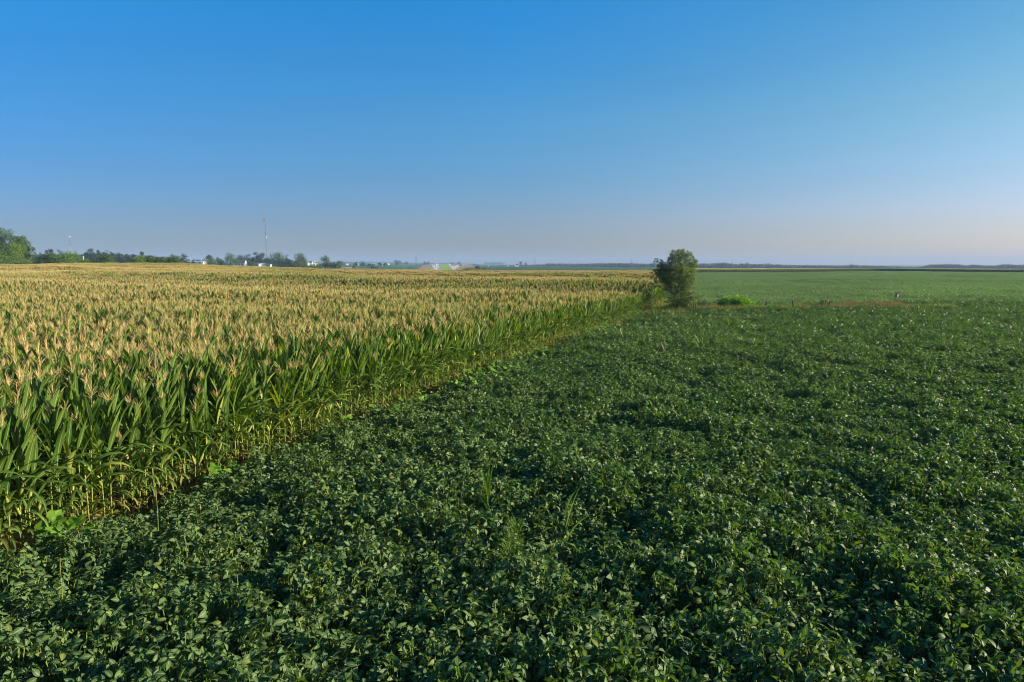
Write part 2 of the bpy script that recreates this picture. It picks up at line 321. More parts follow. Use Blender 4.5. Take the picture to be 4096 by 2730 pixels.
def sheet(name, ss, ys, fx, off, mat, kind='structure'):
    """a draped grid; fx(s, y) -> x"""
    Sg, Yg = np.meshgrid(ss, ys); X = fx(Sg, Yg); Z = gz(X, Yg) + off
    v = np.stack([X, Yg, Z], -1).reshape(-1, 3); nx, ny = len(ss), len(ys)
    a = (np.arange(ny - 1)[:, None] * nx + np.arange(nx - 1)[None, :]).ravel()
    f = np.stack([a, a + 1, a + nx + 1, a + nx], 1)
    o = link(name, np_mesh(name, v, f, [mat], smooth=True)); tag(o, kind=kind)
    return o

ysG = np.unique(np.concatenate([np.linspace(-80, 0, 9), np.linspace(0, 300, 201), np.linspace(300, 900, 121), np.geomspace(900, 6800, 130)]))
sheet('ground', np.linspace(-1, 1, 520), ysG, lambda s, y: s * (np.maximum(y, 0) * 1.4 + 110), 0, M['farland'])

# field outlines -----------------------------------------------------
def edge(y):            # corn's right-hand border
    y = np.asarray(y, float)
    return np.where(y < 68, 0.3605 * y - 11.68, np.minimum(0.3605 * y - 11.68, 14.6 + (y - 70) * 0.224) + np.clip((y - 70.5) * 2, 0, 1.0))
ROWDIR = Vector((0.3605, 1, 0)).normalized()
def corn_far(px): return np.interp(px, [-800, 0, 700, 950, 1200, 1500, 1900, 2600, 2800], [240, 243, 244, 252, 258, 268, 278, 285, 288])
def beans_far(px): return np.interp(px, [2500, 2750, 3100, 3500, 4096, 5000], [430, 430, 470, 520, 500, 490])
def strip_y(x): return 68.0 + (x - 17) * 0.19      # middle of the fence strip

sheet('field_soil', np.linspace(-1, 1, 240), np.concatenate([np.linspace(-60, 60, 61), np.linspace(63, 286, 110)]),
      lambda s, y: s * (np.maximum(y, 0) * 1.3 + 60), 0.02, M['soil'])

# distant land -------------------------------------------------------
def pxband(name, p0, p1, y0, y1, off, mat, n=40, my=40, w=None):
    ss = np.linspace(0, 1, n); ys = np.linspace(y0, y1, my)
    def fx(s, y):
        a = p0(y) if callable(p0) else p0; b = p1(y) if callable(p1) else p1
        return ((a + (b - a) * s) - 2048) / F * (y * CP + .4)
    return sheet(name, ss, ys, fx, off, mat)
pxband('dry_meadow', 1130, lambda y: np.interp(y, [300, 450, 700, 1000], [1420, 1560, 1640, 1500]), 292, 900, .12, M['meadow'])
pxband('distant_bean_field_behind_meadow', 1330, lambda y: np.interp(y, [905, 1400], [1690, 1660]), 905, 1420, .16, M['beansfar'])
pxband('bean_field_past_corn', lambda y: np.interp(y, [295, 450, 640], [1430, 1560, 1700]), 1960, 292, 640, .2, M['beansfar'])
pxband('bean_field_before_woods', lambda y: np.interp(y, [292, 640, 645, 1200], [1960, 1960, 1935, 1900]), 2740, 292, 1330, .16, M['beansfar'], 60, 60)
pxband('reddish_bank', lambda y: np.interp(y, [760, 1100, 1700, 2240], [1600, 1672, 1690, 1725]), lambda y: np.interp(y, [700, 2240], [1725, 1742]), 760, 2240, .2, M['bank'])
pxband('reddish_bank_east', lambda y: np.interp(y, [760, 1100, 2240], [1880, 1846, 1802]), lambda y: np.interp(y, [760, 2240], [1905, 1885]), 760, 2240, .2, M['bank'])
def road_line(pa, pb, ya=1000.0, yb=2240.0):
    xa = (pa - 2048) / F * (ya * CP); xb = (pb - 2048) / F * (yb * CP)
    return lambda y: xa + (xb - xa) * (y - ya) / (yb - ya)
def road(name, a0, b0, a1, b1, off, mat):
    L0 = road_line(a0, b0); L1 = road_line(a1, b1)
    return sheet(name, np.linspace(0, 1, 6), np.linspace(960, 2240, 80), lambda s, y: L0(y) * (1 - s) + L1(y) * s, off, mat)
road('mown_verge_west', 1718, 1735, 1733, 1742, .3, M['mown'])
road('highway_westbound', 1733, 1742, 1758, 1754, .36, M['concrete'])
road('highway_median', 1758, 1754, 1815, 1791, .3, M['mown'])
road('highway_eastbound', 1815, 1791, 1840, 1802, .36, M['concrete'])
road('mown_verge_east', 1840, 1802, 1856, 1810, .3, M['mown'])
road('lane_line_westbound', 1744.5, 1747.6, 1745.5, 1748.2, .44, M['laneline'])
road('lane_line_eastbound', 1826.5, 1796, 1827.5, 1796.6, .44, M['laneline'])
pxband('exit_ramp_west', lambda y: np.interp(y, [1250, 1900], [1733, 1724]), lambda y: np.interp(y, [1250, 1900], [1742, 1744]), 1250, 1900, .34, M['concrete'], 6, 30)
pxband('exit_ramp_east', lambda y: np.interp(y, [1350, 1750], [1822, 1812]), lambda y: np.interp(y, [1350, 1500, 1750], [1830, 1838, 1858]), 1350, 1750, .34, M['concrete'], 6, 30)
pxband('side_road', 1365, 1430, 905, 960, .3, M['concrete'], 20, 6)
pxband('corn_stubble_far_right', 3980, 4300, 640, 900, .3, M['meadow'], 20, 20)

# ------------------------------------------------------------------ instancing helper for ground cover (stuff)
def protos(cname, meshes):
    c = bpy.data.collections.new(cname)
    for i, me in enumerate(meshes):
        o = bpy.data.objects.new('%s_%02d' % (cname, i), me); c.objects.link(o)
    return c

def scatter(name, pts, rot, scl, idx, coll, label, cat):
    me = bpy.data.meshes.new(name); n = len(pts)
    me.vertices.add(n); me.vertices.foreach_set('co', np.asarray(pts, np.float32).ravel())
    a = me.attributes.new('rot', 'FLOAT_VECTOR', 'POINT'); a.data.foreach_set('vector', np.asarray(rot, np.float32).ravel())
    a = me.attributes.new('scl', 'FLOAT_VECTOR', 'POINT'); a.data.foreach_set('vector', np.asarray(scl, np.float32).ravel())
    a = me.attributes.new('idx', 'INT', 'POINT'); a.data.foreach_set('value', np.asarray(idx, np.int32))
    me.update()
    o = link(name, me); tag(o, label, cat, kind='stuff')
    ng = bpy.data.node_groups.new(name, 'GeometryNodeTree')
    ng.interface.new_socket(name='Geometry', in_out='INPUT', socket_type='NodeSocketGeometry')
    ng.interface.new_socket(name='Geometry', in_out='OUTPUT', socket_type='NodeSocketGeometry')
    N, L = ng.nodes, ng.links
    gi = N.new('NodeGroupInput'); go = N.new('NodeGroupOutput'); ip = N.new('GeometryNodeInstanceOnPoints')
    ci = N.new('GeometryNodeCollectionInfo'); ci.inputs['Collection'].default_value = coll
    ci.inputs['Separate Children'].default_value = True; ci.inputs['Reset Children'].default_value = True
    def attr(nm, ty):
        q = N.new('GeometryNodeInputNamedAttribute'); q.data_type = ty; q.inputs['Name'].default_value = nm; return q.outputs['Attribute']
    e2r = N.new('FunctionNodeEulerToRotation')
    L.new(attr('rot', 'FLOAT_VECTOR'), e2r.inputs[0]); L.new(e2r.outputs[0], ip.inputs['Rotation'])
    L.new(attr('scl', 'FLOAT_VECTOR'), ip.inputs['Scale']); L.new(attr('idx', 'INT'), ip.inputs['Instance Index'])
    ip.inputs['Pick Instance'].default_value = True
    L.new(gi.outputs[0], ip.inputs['Points']); L.new(ci.outputs[0], ip.inputs['Instance']); L.new(ip.outputs[0], go.inputs[0])
    md = o.modifiers.new('scatter', 'NODES'); md.node_group = ng
    print(name, n)
    return o

# smooth value noise on the plane
_nt = rng.random((64, 64))
def vnoise(x, y, s, seed=0):
    x = np.asarray(x) / s + seed * 17.3; y = np.asarray(y) / s + seed * 9.1
    xi = np.floor(x).astype(int); yi = np.floor(y).astype(int); fx = x - xi; fy = y - yi
    fx = fx * fx * (3 - 2 * fx); fy = fy * fy * (3 - 2 * fy)
    T = lambda i, j: _nt[i % 64, j % 64]
    return (T(xi, yi) * (1 - fx) + T(xi + 1, yi) * fx) * (1 - fy) + (T(xi, yi + 1) * (1 - fx) + T(xi + 1, yi + 1) * fx) * fy

def pxof(x, y, z=0.5): return 2048 + F * x / (np.maximum(y, 0) * CP + (H - z) * SP + 1e-3)

# ------------------------------------------------------------------ soybeans
def leaflet(mb, base, dirv, up, L, Wd, fold, droop, seg=3, mi=0):
    """pointed oval leaflet, folded along its midrib and drooping to the tip"""
    d = dirv.normalized(); side = d.cross(up).normalized(); nrm = side.cross(d).normalized()
    prof = {2: (0.0, 0.95, 0.0), 3: (0.12, 1.0, 0.72, 0.0), 4: (0.1, 0.86, 1.0, 0.62, 0.0)}[seg]
    vs = []; rb = []; p = Vector(base)
    for i in range(seg + 1):
        t = i / seg; w = prof[i] * Wd / 2
        ang = droop * t; dd = (d * math.cos(ang) - nrm * math.sin(ang))
        if i: p = p + dd * (L / seg)
        nn = (nrm * math.cos(ang) + d * math.sin(ang))
        vs += [p - side * w * math.cos(fold) + nn * w * math.sin(fold), p, p + side * w * math.cos(fold) + nn * w * math.sin(fold)]
        rb += [0, 1, 0]
    fs = []
    for i in range(seg):
        a = i * 3
        fs += [(a, a + 1, a + 4, a + 3), (a + 1, a + 2, a + 5, a + 4)]
    mb.add(vs, fs, mi, rb)

def rv(a, b): return random.uniform(a, b)
def soy_plant(ntri=15, seg=3, Lm=0.105, stems=True, rad=0.23, hgt=0.78):
    mb = MB()
    for k in range(ntri):
        az = rv(0, 6.283); f = (k + rv(0, 1)) / ntri                    # low leaves first
        z = hgt * (0.30 + 0.70 * f ** 0.8) + rv(-.06, .05)
        r = rad * (1.15 - 0.45 * f) * math.sqrt(rv(0.1, 1))
        c = Vector((math.cos(az) * r, math.sin(az) * r, z))
        if stems and f > .3:
            b0 = Vector((c.x * .25, c.y * .25, z * 0.45)); w = Vector((-math.sin(az), math.cos(az), 0)) * 0.004
            mb.add([b0 - w, b0 + w, c + w, c - w], [(0, 1, 2, 3)], 1)
        tilt = Vector((rv(-1, 1), rv(-1, 1), rv(0.18, 1.1))).normalized()
        a0 = rv(0, 6.283); fw = Vector((math.cos(a0), math.sin(a0), 0)); fw = (fw - tilt * fw.dot(tilt)).normalized()
        sd_ = tilt.cross(fw)
        L = Lm * rv(.62, 1.22); fold = rv(0.05, 0.5); dr = rv(0.2, 1.1)
        leaflet(mb, c + fw * 0.02, fw, tilt, L * 1.12, L * .62, fold, dr, seg)
        for s in (-1, 1):
            dv = (fw * rv(.0, .35) + sd_ * s + tilt * rv(-.5, .25)).normalized()
            leaflet(mb, c + sd_ * s * 0.008, dv, tilt, L, L * .57, fold, dr * rv(.7, 1.3), seg)
    return mb

def patch(plants, n, size, jitter=True):
    mb = MB(); k = int(math.sqrt(n)); st = size / k
    for i in range(k):
        for j in range(k):
            x = (i + .5) * st - size / 2 + rv(-.3, .3) * st; y = (j + .5) * st - size / 2 + rv(-.3, .3) * st
            mb.merge(random.choice(plants), Matrix.Translation((x, y, rv(-.06, .06))) @ Matrix.Rotation(rv(0, 6.28), 4, 'Z') @ Matrix.Scale(rv(.85, 1.1), 4))
    return mb

def canopy(x, y):                       # how tall the beans stand: broad swells and small hollows
    return 0.80 + 0.26 * (vnoise(x, y, 1.15, 1) - .5) + 0.28 * (vnoise(x * .8, y, 0.6, 2) - .5) + 0.13 * (vnoise(x, y, 3.5, 3) - .5)

def grid_pts(x0, x1, y0, y1, st):
    xs = np.arange(x0, x1, st); ys = np.arange(y0, y1, st)
    X, Y = np.meshgrid(xs, ys); X = X + rng.uniform(-.42, .42, X.shape) * st; Y = Y + rng.uniform(-.42, .42, Y.shape) * st
    return X.ravel(), Y.ravel()

SM = [M['soy'], M['soy_stem']]
near_soy = protos('bean_plant_near', [soy_plant(23, 4, 0.100).mesh('bean_plant', SM, True) for _ in range(9)])
mid_src = [soy_plant(12, 2, 0.128, False, .27) for _ in range(5)]
mid_soy = protos('bean_plant_mid', [patch(mid_src, 9, 0.84).mesh('bean_patch', SM, False) for _ in range(7)])
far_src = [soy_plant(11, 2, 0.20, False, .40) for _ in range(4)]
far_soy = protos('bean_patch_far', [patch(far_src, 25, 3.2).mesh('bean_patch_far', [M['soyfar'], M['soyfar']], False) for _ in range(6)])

def soy_scatter(name, X, Y, coll, nproto, label, hs=1.0, tilt=0.0, off=0.0, zscale=None):
    n = len(X); Z = gz(X, Y) + off
    c = (canopy(X, Y) if zscale is None else zscale(X, Y)) * hs
    xy = rng.uniform(.92, 1.12, n)
    rot = np.stack([rng.uniform(-tilt, tilt, n), rng.uniform(-tilt, tilt, n), rng.uniform(0, 6.283, n)], 1)
    return scatter(name, np.stack([X, Y, Z], 1), rot, np.stack([xy, xy, c / .78], 1), rng.integers(0, nproto, n), coll, label, 'bean plants')

X, Y = grid_pts(-16, 46, 1.0, 34, 0.265)
pxs = pxof(X, Y)
k = (X > edge(Y) + 0.42 + 0.45 * vnoise(X, Y, 3, 5)) & ((pxs > -350) | (X > -11)) & (X < .77 * Y + 9)
soy_scatter('bean_plants', X[k], Y[k], near_soy, 9, 'knee-high dark green soybean plants covering the foreground of the field', tilt=.12)
X, Y = grid_pts(-6, 88, 34, 86, 0.80)
pxs = pxof(X, Y)
k = (X > edge(Y) + .75) & (Y < strip_y(X) - 1.5) & (X < .77 * Y + 9)
soy_scatter('bean_plants', X[k], Y[k], mid_soy, 7, 'closed soybean rows in the middle of the field before the fence strip', tilt=.05)
X, Y = grid_pts(12, 380, 68, 530, 3.0)
pxs = pxof(X, Y)
k = (Y > strip_y(X) + 3.2) & (X > edge(Y) + 1.4) & (Y < beans_far(pxs)) & (pxs < 4450)
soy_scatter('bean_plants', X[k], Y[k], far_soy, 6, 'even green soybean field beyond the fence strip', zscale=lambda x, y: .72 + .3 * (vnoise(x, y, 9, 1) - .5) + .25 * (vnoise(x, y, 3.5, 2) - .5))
# a denser front lip just behind the fence strip
X, Y = grid_pts(14, 82, 66, 92, 0.80)
k = (Y > strip_y(X) + 1.6) & (Y < strip_y(X) + 5) & (X > edge(Y) + 2)
soy_scatter('bean_plants', X[k], Y[k], mid_soy, 7, 'front lip of the far soybean field just behind the fence strip', hs=1.12)

# ------------------------------------------------------------------ corn
def corn_leaf(mb, base, az, L, Wd, e0, e1, seg=6, mi=0, twist=0.0):
    """strap leaf leaving the stalk at elevation e0 and bending to e1, folded along the midrib"""
    p = Vector(base); vs = []; rb = []
    prof = [0.55, 0.9, 1.0, 0.95, 0.75, 0.42, 0.0] if seg == 6 else ([0.6, 1.0, 0.9, 0.5, 0.0] if seg == 4 else [0.7, 1.0, 0.0])
    for i in range(seg + 1):
        t = i / seg; e = e0 + (e1 - e0) * t ** 1.4; a = az + twist * t * .5
        d = Vector((math.cos(a) * math.cos(e), math.sin(a) * math.cos(e), math.sin(e)))
        if i: p = p + d * (L / seg)
        side = Vector((-math.sin(a), math.cos(a), 0)); nn = side.cross(d) * -1
        tw = twist * t; side = (side * math.cos(tw) + nn * math.sin(tw))
        w = prof[i] * Wd / 2; fo = .35
        up = Vector((0, 0, 1)) * 0.0 + nn * (w * fo)
        vs += [p - side * w + up, p, p + side * w + up]; rb += [0, 1, 0]
    fs = []
    for i in range(seg):
        a = i * 3; fs += [(a, a + 1, a + 4, a + 3), (a + 1, a + 2, a + 5, a + 4)]
    mb.add(vs, fs, mi, rb)

def corn_parts(h=2.15, leaves=13, seg=6, tassel_n=15, ears=1, edge_row=False, tw=.0065, tassel=True, wid=1.0):
    st, fo, lo, ta, er = MB(), MB(), MB(), MB(), []
    lean = Vector((rv(-.05, .05), rv(-.05, .05), 0))
    P = lambda t: Vector((lean.x * t * t * h, lean.y * t * t * h, t * h))
    st.tube([P(0), P(.3), P(.6), P(.85), P(1)], [.015, .014, .012, .008, .005], 5 if seg == 6 else 3, 0, False)
    az = rv(0, 6.283)
    for i in range(leaves):
        t = 0.07 + 0.89 * (i + rv(-.2, .2)) / (leaves - 1) if leaves > 1 else .5
        t = min(max(t, .06), .97)
        a = az + math.pi * i + rv(-.45, .45)
        L = (0.68 + 0.38 * math.sin(math.pi * min(t * 1.05, 1))) * rv(.85, 1.1)
        if t > .62: e0, e1 = rv(1.12, 1.42), rv(.7, 1.35); L *= (.80 if t < .84 else .58)                     # upper leaves stand up
        elif t > .35: e0, e1 = rv(1.0, 1.3), rv(-1.1, .5)
        else: e0, e1 = rv(.9, 1.25), rv(-1.7, -1.1); L *= .66
        wd = 0.104 * wid * rv(.85, 1.15) * (1 if t > .38 else .68)
        tgt = lo if t < .24 else fo
        corn_leaf(tgt, P(t), a, L, wd, e0, e1, seg, 0, rv(-.9, .9))
    if tassel:
        top = P(1)
        ta.tube([top, top + Vector((0, 0, .32))], [.004, .002], 3, 0, False)
        for i in range(tassel_n):
            a = rv(0, 6.283); e = rv(.55, 1.45); L = rv(.16, .30) ; z0 = rv(0.0, .14)
            d = Vector((math.cos(a) * math.cos(e), math.sin(a) * math.cos(e), math.sin(e)))
            b = top + Vector((0, 0, z0)); m_ = b + d * L * .6; e_ = m_ + (d + Vector((0, 0, -.45))).normalized() * L * .45
            s_ = Vector((-math.sin(a), math.cos(a), 0)) * tw * .5; s2 = Vector((0, 0, tw * .5))
            ta.add([b - s_, b + s_, m_ + s_, m_ - s_, e_], [(0, 1, 2, 3), (3, 2, 4)])
            ta.add([b - s2, b + s2, m_ + s2, m_ - s2], [(0, 1, 2, 3)])
    for q in range(ears):
        hb, sb = MB(), MB(); t = rv(.40, .50) - .1 * q; a = az + math.pi * q + rv(-.6, .6); e = rv(.95, 1.3)
        d = Vector((math.cos(a) * math.cos(e), math.sin(a) * math.cos(e), math.sin(e))); b = P(t)
        hb.tube([b, b + d * .05, b + d * .13, b + d * .21, b + d * .27], [.011, .029, .034, .027, .009], 6, 0, False)
        sb.tube([b + d * .262, b + d * .29, b + d * .315 + Vector((rv(-.02, .02), rv(-.02, .02), -.01))], [.010, .016, .003], 5, 0, False)
        er.append((hb, sb))
    return st, fo, lo, ta, er

def joined(parts):
    st, fo, lo, ta, er = parts; mb = MB()
    mb.merge(st, mi=0); mb.merge(fo, mi=1); mb.merge(lo, mi=2); mb.merge(ta, mi=3)
    for hb, sb in er: mb.merge(hb, mi=4); mb.merge(sb, mi=5)
    return mb
CM = [M['stalk'], M['corn'], M['corn_low'], M['tassel'], M['husk'], M['silk']]

# rows: k-th row, plant positions along the row
ROWSP = 0.76; cosr = ROWDIR.y
cx, cy, ck = [], [], []
ystep = 0.172 * ROWDIR.y
for k_ in range(0, 190):
    off = 0.12 + k_ * ROWSP / cosr
    ys = np.arange(4.0, 104.0, ystep) + rng.uniform(-.05, .05, len(np.arange(4.0, 104.0, ystep))) + rng.uniform(0, .17)
    xs = 0.3605 * ys - 11.68 - off + rng.uniform(-.05, .05, len(ys))
    keep = ((pxof(xs, ys, 2) > -330) | (xs > -.75 * ys - 7)) & (rng.random(len(ys)) > .05)
    cx.append(xs[keep]); cy.append(ys[keep]); ck.append(np.full(keep.sum(), k_))
# past the fence corner the border turns: more rows to the right of the first one
for k_ in range(1, 16):
    ys = np.arange(69.0, 104.0, ystep); xs = 0.3605 * ys - 11.68 - .12 + k_ * ROWSP / cosr + rng.uniform(-.05, .05, len(ys))
    cx.append(xs); cy.append(ys); ck.append(np.full(len(ys), 30))
cx = np.concatenate(cx); cy = np.concatenate(cy); ck = np.concatenate(ck)
keep = cx < edge(cy) + .1
cx, cy, ck = cx[keep], cy[keep], ck[keep]
# the nearest 300 in the picture are plants of their own
pxs = pxof(cx, cy, 1.2)
score = np.hypot(cx, cy) + ck * 1.6 + np.where((pxs < 10), 1e5, 0)
order = np.argsort(score); hero = order[:300]; rest = order[300:]

# one of each kind with its parts, then copies
kinds = []
for v in range(12):
    er = [1, 1, 2, 1, 0, 1, 2, 1, 1, 0, 1, 1][v]
    hh = [2.75, 2.62, 2.8, 2.5, 2.7, 2.82, 2.6, 2.7, 2.35, 2.75, 2.8, 2.05][v]
    st, fo, lo, ta, ears = corn_parts(hh, random.choice([20, 21, 22]), 6, random.choice([14, 16, 18]), er, tassel=(v != 9))
    kinds.append(dict(stalk=st.mesh('stalk', [M['stalk']], True), foliage=fo.mesh('foliage', [M['corn']], True),
                      lower=lo.mesh('lower_leaves', [M['corn_low']], True), tassel=ta.mesh('tassel', [M['tassel']]) if ta.v else None,
                      ears=[(a.mesh('ear', [M['husk']], True), b.mesh('silk', [M['silk']], True)) for a, b in ears], h=hh))
def corn_label(k_, y, v):
    row = ['in the outermost row', 'in the second row', 'in the third row', 'in the fourth row', 'several rows in'][min(k_, 4)]
    look = ('tasselless corn plant ' if v == 9 else 'stunted corn plant ' if v == 11 else 'low corn plant ' if v == 8 else 'two-eared corn plant ' if v in (2, 6)
            else 'earless corn plant ' if v == 4 else 'tall one-eared corn plant ' if v in (0, 5, 10) else 'medium one-eared corn plant ' if v in (1, 7) else 'short one-eared corn plant ')
    where = (' beside the left photo border' if y < 11 else ' behind the huge pale weed leaf' if y < 12.3 else ' behind the nearest feathery weeds' if y < 14.6
             else ' behind the bright lobed weed' if y < 16.8 else ' near the feathery weed filling a gap' if y < 19 else ' past the feathery weed filling a gap')
    return look + row + where
for i in hero:
    v = int(rng.integers(0, 12)); kd = kinds[v]; x, y = float(cx[i]), float(cy[i])
    if ck[i] > 0 and v == 11: v = 0; kd = kinds[0]
    lab = corn_label(int(ck[i]), y, v)
    e = empty('corn_plant', (x, y, g(x, y) + .02), lab, 'corn plant', rv(0, 6.283), 'corn plants at the edge of the bean field')
    s_ = rv(.94, 1.06) * (.93 if ck[i] == 0 else 1.0); e.scale = (s_, s_, s_)
    link('stalk', kd['stalk'], e); link('foliage', kd['foliage'], e); lw = link('lower_leaves', kd['lower'], e); lw['label'] = 'yellowing lower leaves'
    if kd['tassel']: link('tassel', kd['tassel'], e)
    for a, b in kd['ears']: eo = link('ear', a, e); link('silk', b, eo)

mid_corn = protos('corn_mid', [joined(corn_parts(rv(2.62, 2.86), 17, 6, 18, 1, tw=.0075)).mesh('corn_mid', CM, True) for _ in range(12)])
n = len(rest); rr = rest; jt = rng.uniform(.92, 1.07, n) + 0.16 * (vnoise(cx[rr] * .5, cy[rr], 3.0, 4) - .5) + 0.10 * (vnoise(cx[rr] * .3, cy[rr], 7.0, 14) - .5)
near_edge = ck[rr] == 0; jt = jt * np.where(near_edge, .93, 1)
# a sparse low gap in the crop at the left of the picture
gap = np.exp(-(((cx[rr] + 20.5) / 6) ** 2 + ((cy[rr] - 27.5) / 1.3) ** 2)); jt = jt * (1 - .28 * gap)
scatter('corn_field', np.stack([cx[rr], cy[rr], gz(cx[rr], cy[rr]) + .02], 1),
        np.stack([rng.uniform(-.06, .06, n), rng.uniform(-.06, .06, n), rng.uniform(0, 6.283, n)], 1),
        np.stack([jt, jt, jt], 1), rng.integers(0, 12, n), mid_corn, 'dense corn crop with tan tassels behind its front rows', 'corn')
# far corn: row segments of simplified plants
def far_seg(w=1.52, l=2.4, per=.20):
    mb = MB()
    for r_ in (-.38, .38):
        yy = -l / 2
        while yy < l / 2:
            yy += per * rv(.7, 1.3)
            p = joined(corn_parts(rv(2.6, 2.85), 8, 4, 10, 0, tw=.022))
            mb.merge(p, Matrix.Translation((r_ + rv(-.06, .06), yy, 0)) @ Matrix.Rotation(rv(0, 6.28), 4, 'Z'))
    return mb
far_corn = protos('corn_far', [far_seg().mesh('corn_far', CM) for _ in range(8)])
th = math.atan(0.3605)
u_ = np.arange(0, 420, 2.3); w_ = np.arange(0, 420, 1.52) 
U, Wg = np.meshgrid(u_, w_); U = U.ravel() + rng.uniform(-.4, .4, U.size); Wg = Wg.ravel()
ox, oy = float(edge(0)), 0.0
def rowgrid(Wg, U): return ox + math.sin(th) * U - math.cos(th) * Wg, oy + math.cos(th) * U + math.sin(th) * Wg
U2, W2 = np.meshgrid(np.arange(60, 330, 2.3), np.arange(-1.52 * 26, 0, 1.52))
X = np.concatenate([rowgrid(Wg, U)[0], rowgrid(W2.ravel(), U2.ravel())[0]]); Y = np.concatenate([rowgrid(Wg, U)[1], rowgrid(W2.ravel(), U2.ravel())[1]])
pxs = pxof(X, Y, 2)
k = (Y > 103.5) & (X < edge(Y) - .5) & (pxs > -300) & (Y < corn_far(pxs))
X, Y = X[k], Y[k]; n = len(X)
j = rng.uniform(.93, 1.05, n) + .22 * (vnoise(X * .35, Y, 9, 6) - .5)
scatter('corn_field', np.stack([X, Y, gz(X, Y) + .02], 1), np.stack([np.zeros(n), np.zeros(n), -th + math.pi * rng.integers(0, 2, n)], 1),
        np.stack([np.ones(n), np.ones(n), j], 1), rng.integers(0, 8, n), far_corn, 'far half of the tasselled corn field up to its horizon', 'corn')
# the second corn field: a strip behind the far beans on the right
def leafy_seg():
    mb = MB()
    for i in range(26):
        p = joined(corn_parts(rv(2.1, 2.5), 10, 4, 2, 0, tw=.03)); mb.merge(p, Matrix.Translation((rv(-1, 1), rv(-.8, .8), 0)) @ Matrix.Rotation(rv(0, 6.28), 4, 'Z'))
    return mb
leafy = protos('corn_leafy', [leafy_seg().mesh('corn_leafy', CM) for _ in range(5)])
xs_ = np.arange(90, 460, .9); ysb = np.array([float(beans_far(pxof(x_, 470.0))) for x_ in xs_])
for _ in range(3): ysb = np.array([float(beans_far(pxof(x_, y_))) for x_, y_ in zip(xs_, ysb)])
X = np.tile(xs_, 3); Y = np.concatenate([ysb + .6, ysb + 1.6, ysb + 2.6]); n = len(X)
scatter('corn_strip_front', np.stack([X, Y, gz(X, Y) + .02], 1), np.stack([np.zeros(n), np.zeros(n), rng.uniform(0, 6.28, n)], 1),
        np.stack([np.ones(n), np.ones(n), rng.uniform(1.0, 1.12, n)], 1), rng.integers(0, 5, n), leafy, 'dark leafy front rows of the corn strip on the right', 'corn')
X, Y = grid_pts(80, 560, 425, 690, 2.2)
pxs = pxof(X, Y)
k = (pxs > 2640) & (pxs < 4400) & (Y > beans_far(pxs) + 4) & (Y < beans_far(pxs) + np.interp(pxs, [2700, 3500, 4096], [200, 90, 60]))
X, Y = X[k], Y[k]; n = len(X)
scatter('corn_strip', np.stack([X, Y, gz(X, Y) + .02], 1), np.stack([np.zeros(n), np.zeros(n), rng.uniform(0, 6.28, n)], 1),
        np.stack([np.ones(n) * 1.3, np.ones(n) * 1.3, rng.uniform(.92, 1.04, n)], 1), rng.integers(0, 8, n), far_corn, 'dark corn strip at the far end of the right bean field', 'corn')

# ------------------------------------------------------------------ trees
def cloud(pts, nrm, size, asp=0.62):
    """leaf-shaped four-sided faces at the points"""
    n = len(pts); r = rng.normal(size=(n, 3)); nn = nrm + r * 0.75; nn /= np.linalg.norm(nn, axis=1, keepdims=True) + 1e-9
    t = rng.normal(size=(n, 3)); t -= nn * (t * nn).sum(1, keepdims=True); t /= np.linalg.norm(t, axis=1, keepdims=True) + 1e-9
    b = np.cross(nn, t); s = size * rng.uniform(.6, 1.3, (n, 1))
    v = np.stack([pts - t * s * .5, pts + b * s * asp * .5 + t * s * .05 - nn * s * .08, pts + t * s * .5, pts - b * s * asp * .5 + t * s * .05 - nn * s * .08], 1).reshape(-1, 3)
    f = np.arange(n * 4).reshape(n, 4)
    return v, f

def crown_pts(h, w, base, nlobe, nleaf, shape='round', spread=.30, lobes=None, seed=0):
    r = np.random.default_rng(seed); P = []; Nn = []; out = []
    if lobes is None:
        lobes = []
        for i in range(nlobe):
            t = r.uniform(0, 1) ** .85; z = base + (h - base) * (.10 + .82 * t)
            if shape == 'cone': env = (1.02 - t) ** .8
            elif shape == 'tall': env = math.sin(math.pi * min(.12 + .80 * t, 1)) ** .6
            elif shape == 'bush': env = math.sqrt(max(0, 1 - (t * .95) ** 2)) * 1.0
            else: env = math.sin(math.pi * (.16 + .74 * t)) ** .8
            a = r.uniform(0, 6.283); rad = w / 2 * env * math.sqrt(r.uniform(.05, 1)) * .80
            s = w * spread * r.uniform(.6, 1.1) * (.55 + .5 * env)
            lobes.append((rad * math.cos(a), rad * math.sin(a), z, s, s * r.uniform(.7, 1.0)))
    tot = sum(l_[3] ** 2 for l_ in lobes)
    for lx, ly, lz, s, sz in lobes:
        m_ = max(6, int(nleaf * s * s / tot)); d = r.normal(size=(m_, 3)); d /= np.linalg.norm(d, axis=1, keepdims=True)
        rr_ = r.uniform(.35, 1.0, (m_, 1)) ** .5 * (1 + .22 * r.normal(size=(m_, 1)))
        p = d * rr_ * np.array([s * .5, s * .5, sz * .5]) * 1.25 + np.array([lx, ly, lz]); P.append(p); Nn.append(d)
    P = np.concatenate(P); Nn = np.concatenate(Nn); k = P[:, 2] > 0.05
    return P[k], Nn[k], lobes

